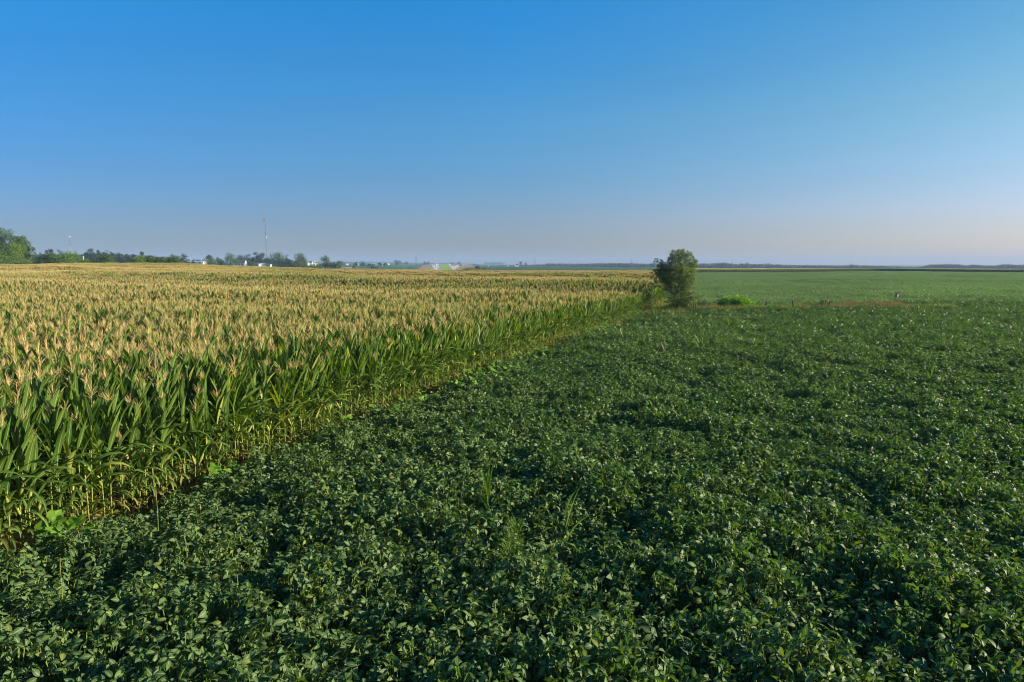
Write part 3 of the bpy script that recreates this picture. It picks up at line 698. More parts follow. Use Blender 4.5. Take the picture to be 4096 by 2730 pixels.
def tree(name, px, Yd, ytop, wpx, mat, label, group=None, shape='round', nleaf=900, nlobe=14, base=.12, leaf=None, cat='tree', seed=None, spread=.50, ybase=None, dz=0.0, trunk=True):
    """a tree that stands at picture column px and distance Yd, and reaches the picture row ytop"""
    o = at(px, Yd); D = Yd * CP
    top = H - (ytop - 1064) * Yd / F; h = max(top - o.z, 1.5); w = wpx * D / F * (1.25 if shape == 'bush' else 1.1)
    if Yd < 300: nlobe = int(nlobe * 2.2); spread *= .64; nleaf = int(nleaf * 1.3)
    seed = int(px * 7 + Yd + 5000) if seed is None else seed
    e = empty(name, (o.x, o.y, o.z + dz), label, cat, rv(0, 6.28), group)
    P, Nn, lobes = crown_pts(h, w, h * base, nlobe, int(nleaf * 1.8), shape, spread, seed=seed)
    P[:, 2] *= h / max(np.percentile(P[:, 2], 99.7), .1)
    v, f = cloud(P, Nn, (leaf or max(.10, .00052 * Yd + .10)) * 1.15)
    link('crown' if cat == 'tree' else 'foliage', np_mesh(name, v, f, [M[mat]]), e)
    if trunk:
        t = MB(); rt = max(.06, h * .022)
        t.tube([(0, 0, -.2), (0.02 * h, 0, h * .3), (0, .015 * h, h * .6), (0, 0, h * .88)], [rt, rt * .75, rt * .5, rt * .12], 7, 0)
        for l_ in sorted(lobes, key=lambda q: -q[3])[:9]:
            z0 = max(l_[2] * .55, h * .10); t.tube([(0, 0, z0), (l_[0] * .5, l_[1] * .5, (z0 + l_[2]) * .52), (l_[0], l_[1], l_[2])], [rt * .42, rt * .28, rt * .08], 5, 0, False)
        t.build('trunk', M['bark'], e)
    return e

# the lone tree at the corner of the corn: dense upright crown, a long limb reaching left, bushy foot
o = at(2700, 69.0)
e = empty('lone_tree', o, 'bushy green tree standing alone at the corner where corn, beans and fence strip meet', 'tree')
u1 = 69 * CP / F                                    # metres per picture pixel there
def L3(px, py, s, dy=0.0, fl=.8): return ((px - 2700) * u1, dy, H - (py - 1064) * 69 / F - o.z, s * u1, s * u1 * fl)
lobes = [L3(2716, 1025, 42), L3(2700, 1034, 40, .3), L3(2740, 1034, 38, -.3), L3(2722, 1014, 30), L3(2760, 1048, 36), L3(2684, 1048, 36, .4), L3(2700, 1060, 52, -.4), L3(2735, 1064, 56, .5),
         L3(2762, 1072, 34, .2), L3(2716, 1082, 60, -.6), L3(2752, 1092, 44, -.2), L3(2682, 1084, 44, .5), L3(2660, 1072, 30), L3(2648, 1060, 22, -.1), L3(2636, 1054, 15), L3(2624, 1048, 10),
         L3(2647, 1050, 9), L3(2640, 1080, 26, .3), L3(2622, 1082, 14), L3(2652, 1098, 36, .4), L3(2620, 1096, 16, .2), L3(2606, 1092, 9), L3(2672, 1112, 46, -.3), L3(2712, 1112, 56, .4), L3(2745, 1116, 36),
         L3(2646, 1124, 24, .3), L3(2624, 1130, 15, .2), L3(2608, 1138, 9), L3(2690, 1136, 48, 0), L3(2726, 1138, 40, .2), L3(2700, 1162, 46), L3(2738, 1160, 34, -.2), L3(2718, 1178, 54, .2, 1.0),
         L3(2752, 1172, 34, .3), L3(2692, 1190, 40, -.4), L3(2730, 1200, 58, -.1), L3(2764, 1182, 24), L3(2700, 1215, 46), L3(2740, 1218, 50), L3(2770, 1206, 34, .3), L3(2676, 1150, 30, .2), L3(2664, 1104, 26, -.3), L3(2756, 1140, 34, .1), L3(2770, 1092, 24), L3(2630, 1108, 20, .1), L3(2662, 1130, 26, .1), L3(2746, 1186, 44, .3), L3(2655, 1085, 46, .1), L3(2640, 1105, 36, -.2), L3(2665, 1120, 42), L3(2640, 1066, 26, .2), L3(2690, 1016, 30, .2), L3(2744, 1020, 24), L3(2764, 1036, 20, .2), L3(2630, 1090, 26), L3(2770, 1060, 26), L3(2766, 1112, 26), L3(2764, 1228, 30)]
for px_, py_ in [(2676, 1020), (2690, 1004), (2708, 1003), (2726, 1002), (2740, 1008), (2754, 1016), (2768, 1026), (2776, 1046), (2780, 1066), (2778, 1088), (2776, 1108), (2768, 1128), (2760, 1150), (2776, 1170), (2782, 1190), (2780, 1212), (2776, 1232),
                 (2672, 1036), (2668, 1052), (2652, 1064), (2636, 1044), (2618, 1042), (2610, 1050), (2626, 1064), (2612, 1084), (2600, 1092), (2606, 1108), (2616, 1120), (2602, 1134), (2612, 1146), (2632, 1142), (2650, 1146), (2664, 1152), (2662, 1172), (2672, 1190), (2664, 1206)]:
    lobes.append(L3(px_, py_, rv(9, 17), rv(-.5, .5)))
P, Nn, _ = crown_pts(6, 4, 0, 0, 19000, lobes=lobes, seed=5)
v, f = cloud(P, Nn, .125)
link('crown', np_mesh('crown', v, f, [M['tree_near']]), e)
t = MB(); t.tube([(0.2, 0, -.2), (.25, 0, 1.2), (.3, .1, 2.6), (.4, 0, 4.4), (.45, 0, 5.8)], [.16, .14, .11, .06, .01], 8, 0)
for l_ in lobes[::2]:
    z0 = max(.5, l_[2] * .6); t.tube([(.3, 0, z0), (.3 + (l_[0] - .3) * .5, l_[1] * .4, (z0 + l_[2]) * .5), (l_[0], l_[1], l_[2])], [.05, .035, .008], 5, 0, False)
t.build('trunk', M['bark'], e)

GL = 'trees and bushes along the left end of the corn'
tree('broadleaf_tree', -45, 266, 905, 150, 'tree_mid', 'tall green tree cut off by the left border of the photo', GL, 'round', 3000, 26, .05, .38)
tree('broadleaf_tree', 28, 262, 914, 100, 'tree_mid', 'tallest green tree of the big clump at the far left', GL, 'tall', 2600, 24, .05, .38)
tree('broadleaf_tree', 92, 268, 946, 70, 'tree_mid', 'green tree on the right shoulder of the big left clump', GL, 'tall', 1900, 18, .05, .36)
tree('broadleaf_tree', 70, 256, 976, 100, 'tree_bright', 'yellow-green lower tree in front of the big left clump', GL, 'round', 2000, 18, .0, .36)
tree('broadleaf_tree', 125, 260, 985, 58, 'tree_mid', 'small sloping tree at the right foot of the big left clump', GL, 'bush', 1200, 12, .0, .34)
tree('bush', 5, 252, 1005, 90, 'tree_bright', 'bright bush at the foot of the clump beside the left border', GL, 'bush', 1500, 14, .0, .32, 'bush', trunk=False)
tree('bush', 105, 250, 1036, 70, 'tree_bright', 'low bright bush under the big left clump', GL, 'bush', 900, 10, .0, .3, 'bush', trunk=False)
tree('bush', 165, 254, 1022, 60, 'tree_mid', 'rounded bush just right of the big left clump', GL, 'bush', 1100, 12, .0, .32, 'bush', trunk=False)
tree('bush', 205, 256, 1014, 62, 'tree_mid', 'brownish-green bush below the two dark pines', GL, 'bush', 1200, 12, .0, .32, 'bush', trunk=False)
tree('bush', 282, 252, 1009, 92, 'tree_bright', 'broad bright bush in front of the short white-topped mast', GL, 'bush', 2000, 18, .0, .32, 'bush', trunk=False)
tree('bush', 235, 250, 1032, 60, 'tree_mid', 'low dark bush left of the bush below the short mast', GL, 'bush', 900, 10, .0, .3, 'bush', trunk=False)
tree('bush', 355, 250, 1037, 66, 'tree_bright', 'low bright bush in front of the white post', GL, 'bush', 1000, 12, .0, .3, 'bush', trunk=False)
tree('bush', 418, 252, 1019, 88, 'tree_mid', 'rounded dark-sided bush right of the white post', GL, 'bush', 1800, 16, .0, .32, 'bush', trunk=False)
tree('bush', 462, 250, 1044, 50, 'tree_mid', 'low tapering bush at the right foot of the rounded bush', GL, 'bush', 700, 10, .0, .3, 'bush', trunk=False)
tree('bush', 565, 252, 1025, 96, 'tree_bright', 'left half of the long bushy hedge behind the corn', GL, 'bush', 2000, 18, .0, .32, 'bush', trunk=False)
tree('bush', 612, 254, 1024, 70, 'tree_mid', 'middle of the long bushy hedge behind the corn', GL, 'bush', 1500, 14, .0, .32, 'bush', trunk=False)
tree('bush', 655, 252, 1030, 56, 'tree_bright', 'lower bush between the hedge and its tall right end', GL, 'bush', 1200, 12, .0, .32, 'bush', trunk=False)
tree('bush', 694, 254, 1021, 60, 'tree_mid', 'tallest bush of the long hedge near its right end', GL, 'bush', 1400, 14, .0, .32, 'bush', trunk=False)
tree('bush', 718, 250, 1038, 34, 'tree_mid', 'small bush closing the right end of the long hedge', GL, 'bush', 700, 8, .0, .3, 'bush', trunk=False)
GM = 'distant trees around the homesteads'
tree('pine_tree', 190, 470, 1003, 28, 'tree_dark', 'left one of two dark pines above the bushes', GM, 'cone', 700, 14, .1, .5)
tree('pine_tree', 211, 480, 997, 26, 'tree_dark', 'right one of two dark pines above the bushes', GM, 'tall', 700, 14, .1, .5)
tree('pine_tree', 168, 500, 1012, 22, 'tree_dark', 'low dark pine left of the two pines', GM, 'cone', 400, 10, .1, .5)
tree('broadleaf_tree', 248, 480, 1001, 34, 'tree_dark', 'dark tree between the pines and the short mast', GM, 'round', 700, 14, .1, .5)
for px, yt, w, sh, lb in [(345, 1010, 26, 'round', 'small dark tree just right of the H-shaped power pole'), (370, 996, 40, 'round', 'dark rounded tree standing highest beyond the white post'),
                          (400, 1002, 24, 'round', 'dark tree right of the highest one beyond the white post'), (425, 1001, 42, 'round', 'wide dark flat-topped tree above the rounded bush'),
                          (458, 1014, 28, 'round', 'lower dark tree right of the flat-topped one'), (484, 1013, 30, 'round', 'dark tree over the gap in the bushes'),
                          (512, 1017, 30, 'round', 'low dark tree left of the long hedge'), (535, 1018, 26, 'round', 'low dark tree above the left end of the long hedge'),
                          (572, 1008, 34, 'cone', 'pointed dark tree rising behind the long hedge'), (610, 1022, 40, 'round', 'dark tree top just showing over the middle of the hedge'),
                          (655, 1026, 34, 'round', 'dark tree top showing over the lower bush of the hedge')]:
    tree('broadleaf_tree', px, 620, yt, w, 'tree_dark', lb, GM, sh, 600, 12, .0, .6)
for px, Yd, yt, w, mt, sh, n_, lb in [
    (735, 430, 1016, 34, 'tree_dark', 'tall', 900, 'pale grey-green tree at the right end of the long hedge'),
    (757, 520, 1038, 22, 'tree_dark', 'bush', 400, 'small dark bush left of the long low building'),
    (773, 560, 1043, 16, 'tree_dark', 'bush', 300, 'small dark bush in front of the long low building'),
    (782, 1500, 1036, 22, 'tree_dark', 'round', 300, 'rounded far tree above the left part of the long low building'),
    (796, 1500, 1038, 16, 'tree_dark', 'round', 300, 'rounded far tree above the middle of the long low building'),
    (818, 1500, 1037, 22, 'tree_dark', 'round', 300, 'rounded far tree above the right end of the long low building'),
    (841, 560, 1020, 34, 'tree_dark', 'round', 900, 'dark-topped tree right of the long low building'),
    (845, 540, 1030, 36, 'tree_mid', 'tall', 900, 'lighter tree in front of the dark-topped one'),
    (872, 560, 1030, 32, 'tree_mid', 'tall', 800, 'green tree between the lighter tree and the columnar one'),
    (890, 550, 1042, 24, 'tree_dark', 'bush', 500, 'low bush left of the columnar tree'),
    (925, 600, 1013, 46, 'tree_mid', 'tall', 1600, 'dense columnar tree left of the white house'),
    (968, 690, 1020, 34, 'tree_dark', 'round', 700, 'dark tree behind the white house'),
    (998, 690, 1018, 30, 'tree_dark', 'round', 700, 'dark tree behind the right side of the white house'),
    (1012, 600, 1044, 34, 'tree_dark', 'bush', 800, 'bush hiding the corner between the white house and the shed'),
    (1027, 680, 1010, 30, 'tree_dark', 'tall', 900, 'upright dark tree left of the tall mast'),
    (1049, 680, 1013, 30, 'tree_dark', 'tall', 900, 'upright dark tree next to the foot of the tall mast'),
    (1074, 700, 1030, 34, 'tree_dark', 'round', 900, 'low dark tree right of the foot of the tall mast'),
    (1112, 640, 1010, 52, 'tree_mid', 'tall', 1900, 'large spreading tree right of the white camper'),
    (1148, 680, 1021, 30, 'tree_dark', 'cone', 900, 'dark pointed tree between the two large spreading trees'),
    (1160, 650, 1038, 26, 'tree_dark', 'round', 600, 'low dark tree at the foot of the dark pointed one'),
    (1196, 640, 1014, 56, 'tree_mid', 'round', 1900, 'large spreading tree above the blue road sign'),
    (1176, 600, 1048, 34, 'tree_dark', 'bush', 700, 'bush left of the blue road sign'),
    (1215, 700, 1030, 18, 'tree_dark', 'round', 400, 'right-hand limb-like small tree beside the spreading one'),
    (1225, 600, 1060, 40, 'tree_mid', 'bush', 700, 'low scrub under the teal-gabled house'),
    (1252, 600, 1061, 40, 'tree_mid', 'bush', 700, 'low scrub under the pale flat-fronted building'),
    (1278, 620, 1058, 30, 'tree_dark', 'bush', 600, 'dark scrub right of the low white gable'),
    (1300, 640, 1023, 32, 'tree_mid', 'tall', 1100, 'top-heavy tree standing right of the small houses'),
    (1320, 640, 1046, 30, 'tree_mid', 'bush', 800, 'rounded bush at the right foot of the top-heavy tree'),
    (1345, 640, 1049, 26, 'tree_mid', 'bush', 700, 'rounded bush left of the narrow tree before the green field'),
    (1358, 640, 1045, 18, 'tree_mid', 'tall', 500, 'narrow tree at the left end of the distant green field'),
    (1366, 1600, 1045, 26, 'tree_dark', 'round', 400, 'dark far tree behind the narrow tree'),
    (1088, 600, 1064, 36, 'tree_mid', 'bush', 500, 'low hedge right of the white camper'),
    (1135, 560, 1066, 60, 'tree_dark', 'bush', 900, 'grey-green scrub under the large spreading tree'),
    (1415, 780, 1064, 11, 'tree_mid', 'bush', 250, 'small round bush alone on the far side of the dry meadow'),
    (1448, 1300, 1045, 18, 'tree_dark', 'round', 400, 'dark rounded tree beyond the distant green field'),
    (1425, 1350, 1049, 22, 'tree_dark', 'bush', 400, 'low dark trees left of the rounded one beyond the green field'),
    (1478, 1300, 1055, 16, 'tree_dark', 'bush', 300, 'dark bush above the green highway sign'),
    (1491, 760, 1057, 14, 'tree_dark', 'round', 350, 'dark tree right beside the green highway sign'),
    (1508, 1000, 1066, 14, 'tree_mid', 'bush', 250, 'small green bush right of the green highway sign'),
    (1519, 1500, 1050, 12, 'tree_dark', 'round', 250, 'small rounded tree far beyond the highway sign'),
    (1541, 1500, 1052, 14, 'tree_dark', 'round', 250, 'small rounded tree far left of the H-shaped poles'),
    (1588, 800, 1080, 8, 'tree_mid', 'bush', 150, 'tiny dark bush left of the near green band'),
    (1640, 1300, 1075, 6, 'tree_mid', 'bush', 120, 'tiny bush on the slope below the H-shaped poles'),
    (1890, 660, 1072, 56, 'tree_mid', 'bush', 1600, 'bright round thicket right of the highway'),
    (1862, 660, 1079, 36, 'tree_mid', 'bush', 700, 'low green thicket tail at the left of the bright one'),
    (1909, 760, 1063, 16, 'tree_dark', 'round', 500, 'reddish-brown bare-looking bush above the bright thicket'),
    (1925, 720, 1078, 22, 'tree_dark', 'bush', 400, 'dark scrub right of the bright thicket'),
    (1939, 760, 1072, 12, 'tree_dark', 'round', 250, 'small dark tree at the right end of the scrub'),
    (1384, 470, 1083, 22, 'tree_mid', 'bush', 350, 'low dark green shrub alone in the dry meadow'),
    ]:
    tree('bush' if sh == 'bush' else 'broadleaf_tree', px, Yd, yt, w * 1.15, mt, lb, GM, sh, n_, 14, .02, max(.3, .00075 * Yd + .12), 'bush' if sh == 'bush' else 'tree', trunk=(sh != 'bush'))

# far woods that read as one mass --------------------------------------------------
def wood(name, profile, Yd, label, step=5.0, mat='wood_leaf', depth=90, nl=80, jit=3.0, leaf=None):
    """profile: (px, top row) pairs; crowns of many trees in two or three ranks"""
    V, Fc = [], []; b = 0; px = profile[0][0]
    while px < profile[-1][0]:
        for rank in range(2):
            D = Yd + rank * depth * .5 + random.uniform(0, depth * .4); p_ = px + random.uniform(-.5, .5) * step
            yt = float(np.interp(p_, [a for a, _ in profile], [c for _, c in profile])) + random.uniform(-.3, 1) * jit
            o_ = at(p_, D); top = H - (yt - 1064) * D / F; h = max(top - o_.z, 3); w = step * 2.0 * D / F * random.uniform(.7, 1.3)
            s = np.random.default_rng(int(px * 10 + rank + 9000)); d = s.normal(size=(nl, 3)); d /= np.linalg.norm(d, axis=1, keepdims=True)
            hh = h * .5; P = d * (s.uniform(.55, 1.08, (nl, 1))) * np.array([w * .5, w * .5, hh]); P[:, 2] += hh * 1.0
            P += np.array([o_.x, o_.y, o_.z]); v, f = cloud(P, d, (leaf or h * .15), .8); V.append(v); Fc.append(f + b); b += len(v)
        px += step * random.uniform(.7, 1.3)
    o_ = link(name, np_mesh(name, np.concatenate(V), np.concatenate(Fc), [M[mat]])); tag(o_, label, 'woods', kind='stuff')
wood('far_woods', [(2740, 1053), (2800, 1054), (2860, 1052), (2895, 1050), (2935, 1056), (2990, 1053), (3010, 1055), (3050, 1055), (3110, 1057), (3150, 1059), (3240, 1060), (3300, 1061), (3370, 1062), (3400, 1057), (3440, 1061), (3520, 1063), (3560, 1065), (3600, 1066), (3660, 1069), (3690, 1064), (3720, 1058), (3780, 1055), (3830, 1058), (3860, 1061), (3900, 1057), (3940, 1062), (3980, 1063), (4020, 1055), (4055, 1058), (4130, 1061), (4300, 1060)],
     1500, 'long blue-green wood closing the plain on the right', 6.0)
wood('far_woods', [(1990, 1063), (2060, 1060), (2150, 1057), (2200, 1053), (2300, 1054), (2370, 1053), (2420, 1052), (2480, 1051), (2560, 1053), (2620, 1054), (2760, 1056)],
     1560, 'blue wood behind the green field left of the lone tree', 5.5)
wood('far_woods', [(2760, 1060), (3000, 1060), (3300, 1062), (3700, 1066), (4300, 1066)], 2300, 'hazier second wood line on the right', 8, nl=60)
wood('far_woods', [(1850, 1058), (1890, 1053), (1905, 1056), (1950, 1060), (1990, 1060), (2010, 1064), (2050, 1062)], 2600, 'hazy tree line right of the highway', 5, nl=60)
wood('far_woods', [(1940, 1049), (1990, 1048), (2015, 1050), (2020, 1060)], 4200, 'pale blue flat-topped wood far beyond the highway', 5, nl=50, jit=1)
wood('far_woods', [(1560, 1052), (1575, 1049), (1600, 1050), (1640, 1054), (1690, 1052), (1700, 1048), (1718, 1047), (1722, 1055), (1760, 1052), (1800, 1051), (1850, 1052)], 3200, 'broken hazy tree line behind the highway', 5, nl=60, jit=2)
wood('far_woods', [(140, 1022), (200, 1020), (330, 1020), (345, 1014), (450, 1012), (480, 1018), (560, 1022), (600, 1026), (700, 1030), (735, 1034)], 760, 'dark tree belt standing behind the left bushes', 7, 'wood_leaf', 40, 90, 1.5)
wood('far_woods', [(950, 1036), (1000, 1034), (1080, 1036), (1110, 1042), (1160, 1044), (1215, 1048)], 760, 'dark trees filling in behind the homestead', 7, 'wood_leaf', 40, 90, 1.5)
wood('far_woods', [(820, 1044), (1000, 1045), (1200, 1048), (1400, 1050), (1560, 1051)], 4200, 'pale blue tree line on the left horizon', 7, nl=50, jit=2)
wood('far_woods', [(-300, 1040), (200, 1040), (500, 1038), (700, 1042), (830, 1043)], 2600, 'tree line showing through gaps above the left bushes', 8, nl=60)
wood('far_woods', [(2740, 1080), (2800, 1080), (2960, 1081)], 1300, 'low trees before the right wood', 6, nl=60) if False else None
for i, (px, Yd, yt, w, lb) in enumerate([(2082, 2500, 1046, 12, 'round blue tree under the pale water tower'), (2103, 2500, 1051, 8, 'small blue tree right of the water tower'),
                                         (1700, 3000, 1047, 12, 'left one of two rounded trees over the highway crest'), (1714, 3000, 1047, 14, 'right one of two rounded trees over the highway crest'),
                                         (1585, 3000, 1041, 20, 'rounded hazy tree rising highest left of the H-shaped poles'), (1600, 3000, 1044, 14, 'sloping hazy tree right of the highest rounded one'),
                                         (1625, 3000, 1048, 16, 'low hazy tree halfway to the H-shaped poles'), (1590, 2000, 1050, 14, 'dark rounded tree in front of the highest hazy one'),
                                         (1837, 2400, 1050, 16, 'dark blue tree behind the small green highway sign'), (1808, 2500, 1051, 14, 'blue tree over the right carriageway'), (2070, 1700, 1056, 10, 'small dark tree before the left end of the blue wood')]):
    tree('broadleaf_tree', px, Yd, yt, w, 'tree_dark', lb, 'hazy trees on the horizon', 'round', 260, 9, .0, Yd * .0008)

# ------------------------------------------------------------------ buildings
def gable(name, px, Yd, wpx, hpx, rpx, depth, wall, roof, label, rz=0.0, ridge='x', extras=(), cat='house', ybase=None, group=None):
    """wall box wpx wide and hpx high with a pitched roof of rpx; sits on the ground"""
    o_ = at(px, Yd) if ybase is None else at(px, Yd, H - (ybase - 1064) * Yd / F)
    k_ = Yd * CP / F; w, h, r_ = wpx * k_, hpx * k_, rpx * k_; d = depth
    e_ = empty(name, o_, label, cat, rz, group)
    m_ = MB(); m_.box((0, 0, (h - 1.5) / 2), (w, d, h + 1.5)); 
    if ridge == 'x': m_.add([(-w/2, -d/2, h), (-w/2, d/2, h), (-w/2, 0, h + r_), (w/2, -d/2, h), (w/2, d/2, h), (w/2, 0, h + r_)], [(0, 1, 2), (3, 5, 4)])
    else: m_.add([(-w/2, -d/2, h), (w/2, -d/2, h), (0, -d/2, h + r_), (-w/2, d/2, h), (w/2, d/2, h), (0, d/2, h + r_)], [(0, 1, 2), (3, 5, 4)])
    m_.build('wall', M[wall], e_)
    q = MB(); ov = .35; t_ = .18
    if ridge == 'x':
        for s in (-1, 1):
            q.add([(-w/2 - ov, s * (d/2 + ov), h - ov * r_ / (d/2)), (w/2 + ov, s * (d/2 + ov), h - ov * r_ / (d/2)), (w/2 + ov, 0, h + r_), (-w/2 - ov, 0, h + r_),
                   (-w/2 - ov, s * (d/2 + ov), h - ov * r_ / (d/2) + t_), (w/2 + ov, s * (d/2 + ov), h - ov * r_ / (d/2) + t_), (w/2 + ov, 0, h + r_ + t_), (-w/2 - ov, 0, h + r_ + t_)],
                  [(0, 1, 2, 3), (4, 5, 6, 7), (0, 1, 5, 4), (1, 2, 6, 5), (3, 0, 4, 7)])
    else:
        for s in (-1, 1):
            q.add([(s * (w/2 + ov), -d/2 - ov, h - ov * r_ / (w/2)), (s * (w/2 + ov), d/2 + ov, h - ov * r_ / (w/2)), (0, d/2 + ov, h + r_), (0, -d/2 - ov, h + r_),
                   (s * (w/2 + ov), -d/2 - ov, h - ov * r_ / (w/2) + t_), (s * (w/2 + ov), d/2 + ov, h - ov * r_ / (w/2) + t_), (0, d/2 + ov, h + r_ + t_), (0, -d/2 - ov, h + r_ + t_)],
                  [(0, 1, 2, 3), (4, 5, 6, 7), (0, 1, 5, 4), (1, 2, 6, 5), (3, 0, 4, 7)])
    q.build('roof', M[roof], e_)
    for kind, fx, fz, ww, hh, mt in extras:            # on the front wall, fractions of width and height
        b_ = MB(); b_.box((fx * w, -d/2 - .04, fz * h), (ww, .1, hh)); b_.build(kind, M[mt], e_)
    return e_, w, h, r_, d
WIN = lambda fx, fz, w=1.2, h=1.4: ('window', fx, fz, w, h, 'window')
DOOR = lambda fx, w=1.1, h=2.1, mt='window': ('door', fx, h / 2 / 6 + .05, w, h, mt)
# white two-storey house, bluish shade painted into its walls, dark roof, front gable
e_, w, h, r_, d = gable('farmhouse', 963, 640, 40, 19, 11, 9, 'blue_or_shaded_white', 'darkroof', 'two-storey white house with dark roof behind the corn, left of the long shed', .12, 'x',
                        [WIN(-.3, .62), WIN(-.05, .62), WIN(.3, .62), WIN(-.3, .25), WIN(.3, .25), ('door', 0, .2, 1.1, 2.1, 'window')], ybase=1070)
b_ = MB(); gw = w * .34
b_.add([(-w*.42, -d/2 - .9, h), (-w*.42 + gw, -d/2 - .9, h), (-w*.42 + gw/2, -d/2 - .9, h + r_ * .62), (-w*.42, 0, h), (-w*.42 + gw, 0, h), (-w*.42 + gw/2, 0, h + r_ * .62)], [(0, 1, 2), (0, 3, 5, 2), (1, 4, 5, 2)]); b_.build('dormer', M['white'], e_)
b_ = MB()
for s in (-1, 1):
    c = -w*.42 + gw/2; b_.add([(c + s * (gw/2 + .5), -d/2 - 1.3, h - .3), (c, -d/2 - 1.3, h + r_ * .66), (c, 0, h + r_ * .66), (c + s * (gw/2 + .5), 0, h - .3), (c + s * (gw/2 + .5), -d/2 - 1.3, h), (c, -d/2 - 1.3, h + r_ * .66 + .3), (c, 0, h + r_ * .66 + .3), (c + s * (gw/2 + .5), 0, h)], [(0,1,2,3),(4,5,6,7),(0,1,5,4)])
b_.build('dormer_roof', M['darkroof'], e_)
gable('shed', 1043, 640, 42, 14, 6, 12, 'white', 'greyroof', 'long white shed with pale metal roof left of the camper', -.55, 'x', [WIN(-.3, .5), ('door', .25, .4, 3.2, 2.8, 'greyroof')], 'shed', ybase=1072)
# camper
o_ = at(1077, 625, H - (1071 - 1064) * 625 / F); e_ = empty('camper', o_, 'small white camper parked at the right end of the white shed', 'camper', -.3)
b_ = MB(); b_.box((0, 0, 1.55), (4.2, 2.3, 2.0)); b_.box((0, 0, 2.6), (3.8, 2.1, .14)); b_.build('body', M['white'], e_)
for sx in (-1.2, 1.0): b_ = MB(); b_.box((sx, -1.17, 1.7), (.8, .06, .6)); b_.build('window', M['window'], e_)
for sx in (-.5, .6): b_ = MB(); b_.tube([(sx, -1.15, .34), (sx, -.9, .34)], .34, 12); b_.build('wheel', M['tyre'], e_)
gable('teal_house', 1230, 900, 15, 9, 5, 8, 'teal', 'greyroof', 'small house with teal gable and white garage door among the distant houses', .5, 'y', [('door', .15, .4, 2.0, 3.0, 'white')], ybase=1061)
gable('pale_house', 1203, 880, 14, 8, 5, 8, 'white', 'greyroof', 'white house half hidden below the large spreading tree', -.3, 'x', [WIN(.2, .5), WIN(-.2, .5)], ybase=1060)
gable('low_gable_house', 1267, 860, 15, 5, 5, 9, 'white', 'greyroof', 'low white gable at the right end of the distant houses', .35, 'y', [WIN(0, .5), WIN(.25, .5)], ybase=1063)
gable('commercial_building', 1259, 1150, 19, 8, 1, 20, 'offwhite', 'greyroof', 'cream flat-fronted building highest among the distant houses', .3, 'x', [WIN(-.3, .5, 3, 1.5), WIN(.3, .5, 3, 1.5)], 'building', ybase=1054)
gable('commercial_building', 1244, 1120, 12, 6, 3, 14, 'offwhite', 'darkroof', 'dark-roofed building joining the cream flat-fronted one on its left', .2, 'x', [WIN(0, .5, 3, 1.5)], 'building', ybase=1055)
gable('low_building', 783, 1250, 78, 8, 2, 26, 'offwhite', 'greyroof', 'long low pale building left of the homestead trees', .04, 'x', [WIN(-.4, .4, 4, 2), WIN(-.2, .4, 4, 2), WIN(.1, .4, 4, 2), WIN(.35, .4, 4, 2)], 'building', ybase=1056)
gable('small_house', 1334, 1100, 8, 5, 2, 8, 'offwhite', 'redroof', 'small cream house peeping over the bush right of the top-heavy tree', .3, 'x', [WIN(0, .5)], ybase=1056)
gable('small_house', 1389, 1300, 10, 5, 2, 9, 'white', 'darkroof', 'small white house alone before the distant blue land', .3, 'x', [WIN(.2, .5)], ybase=1059)
gable('small_house', 1432, 1350, 7, 5, 3, 8, 'offwhite', 'darkroof', 'tiny pale house left of the rounded dark tree', .4, 'y', [WIN(0, .5)], ybase=1060)
gable('long_warehouse', 1520, 2300, 70, 5, 1, 30, 'offwhite', 'greyroof', 'very long low pale building in front of the far blue hills', .05, 'x', [WIN(-.3, .5, 8, 3), WIN(.2, .5, 8, 3)], 'building', ybase=1061)
gable('metal_warehouse', 3030, 900, 54, 6, 1.5, 22, 'blue_or_shaded_white', 'greyroof', 'long pale blue metal building before the right wood', .12, 'x', [('door', .1, .4, 4, 3.4, 'greyroof'), WIN(-.3, .5, 3, 1.2)], 'building', ybase=1081)
gable('metal_warehouse', 3060, 880, 50, 3.2, 1, 14, 'blue_or_shaded_white', 'blue_or_shaded_white', 'lower pale blue lean-to at the right end of the metal building', .12, 'x', [WIN(.2, .5, 3, 1)], 'building', ybase=1082)
gable('red_roofed_shed', 2952, 900, 28, 2.4, 1.5, 10, 'offwhite', 'redroof', 'long low rust-roofed shed left of the pale blue metal building', .1, 'x', [WIN(0, .5, 2, 1)], 'shed', ybase=1080)
gable('small_white_building', 2066, 1450, 14, 2, 1, 10, 'white', 'white', 'low white building before the left end of the blue wood', .2, 'x', [WIN(0, .5, 3, .8)], 'building', ybase=1066)
gable('small_white_building', 2031, 1450, 4, 4, 1, 7, 'white', 'greyroof', 'tiny bright white hut at the far edge of the green field', .2, 'x', [WIN(0, .5)], 'building', ybase=1067)
gable('small_white_building', 1955, 1450, 3, 3, 1, 6, 'white', 'greyroof', 'tiny white hut right of the small green highway sign', .2, 'x', [WIN(0, .5)], 'building', ybase=1066)

# ------------------------------------------------------------------ masts, poles, signs
def ztop(py, Yd): return H - (py - 1064) * Yd / F
def lattice(e_, hh, wd, name='mast', n=None):
    m_ = MB(); n = n or int(hh / 3)
    cs = [(math.cos(a) * wd, math.sin(a) * wd) for a in (.5, .5 + 2.094, .5 + 4.189)]
    for c in cs: m_.tube([(c[0], c[1], 0), (c[0], c[1], hh)], wd * .16, 5)
    for i in range(n):
        z0, z1 = hh * i / n, hh * (i + 1) / n
        for j in range(3):
            a, b = cs[j], cs[(j + 1) % 3]; m_.tube([(a[0], a[1], z0), (b[0], b[1], z1)], wd * .09, 4)
    return m_.build(name, M['steel'], e_)
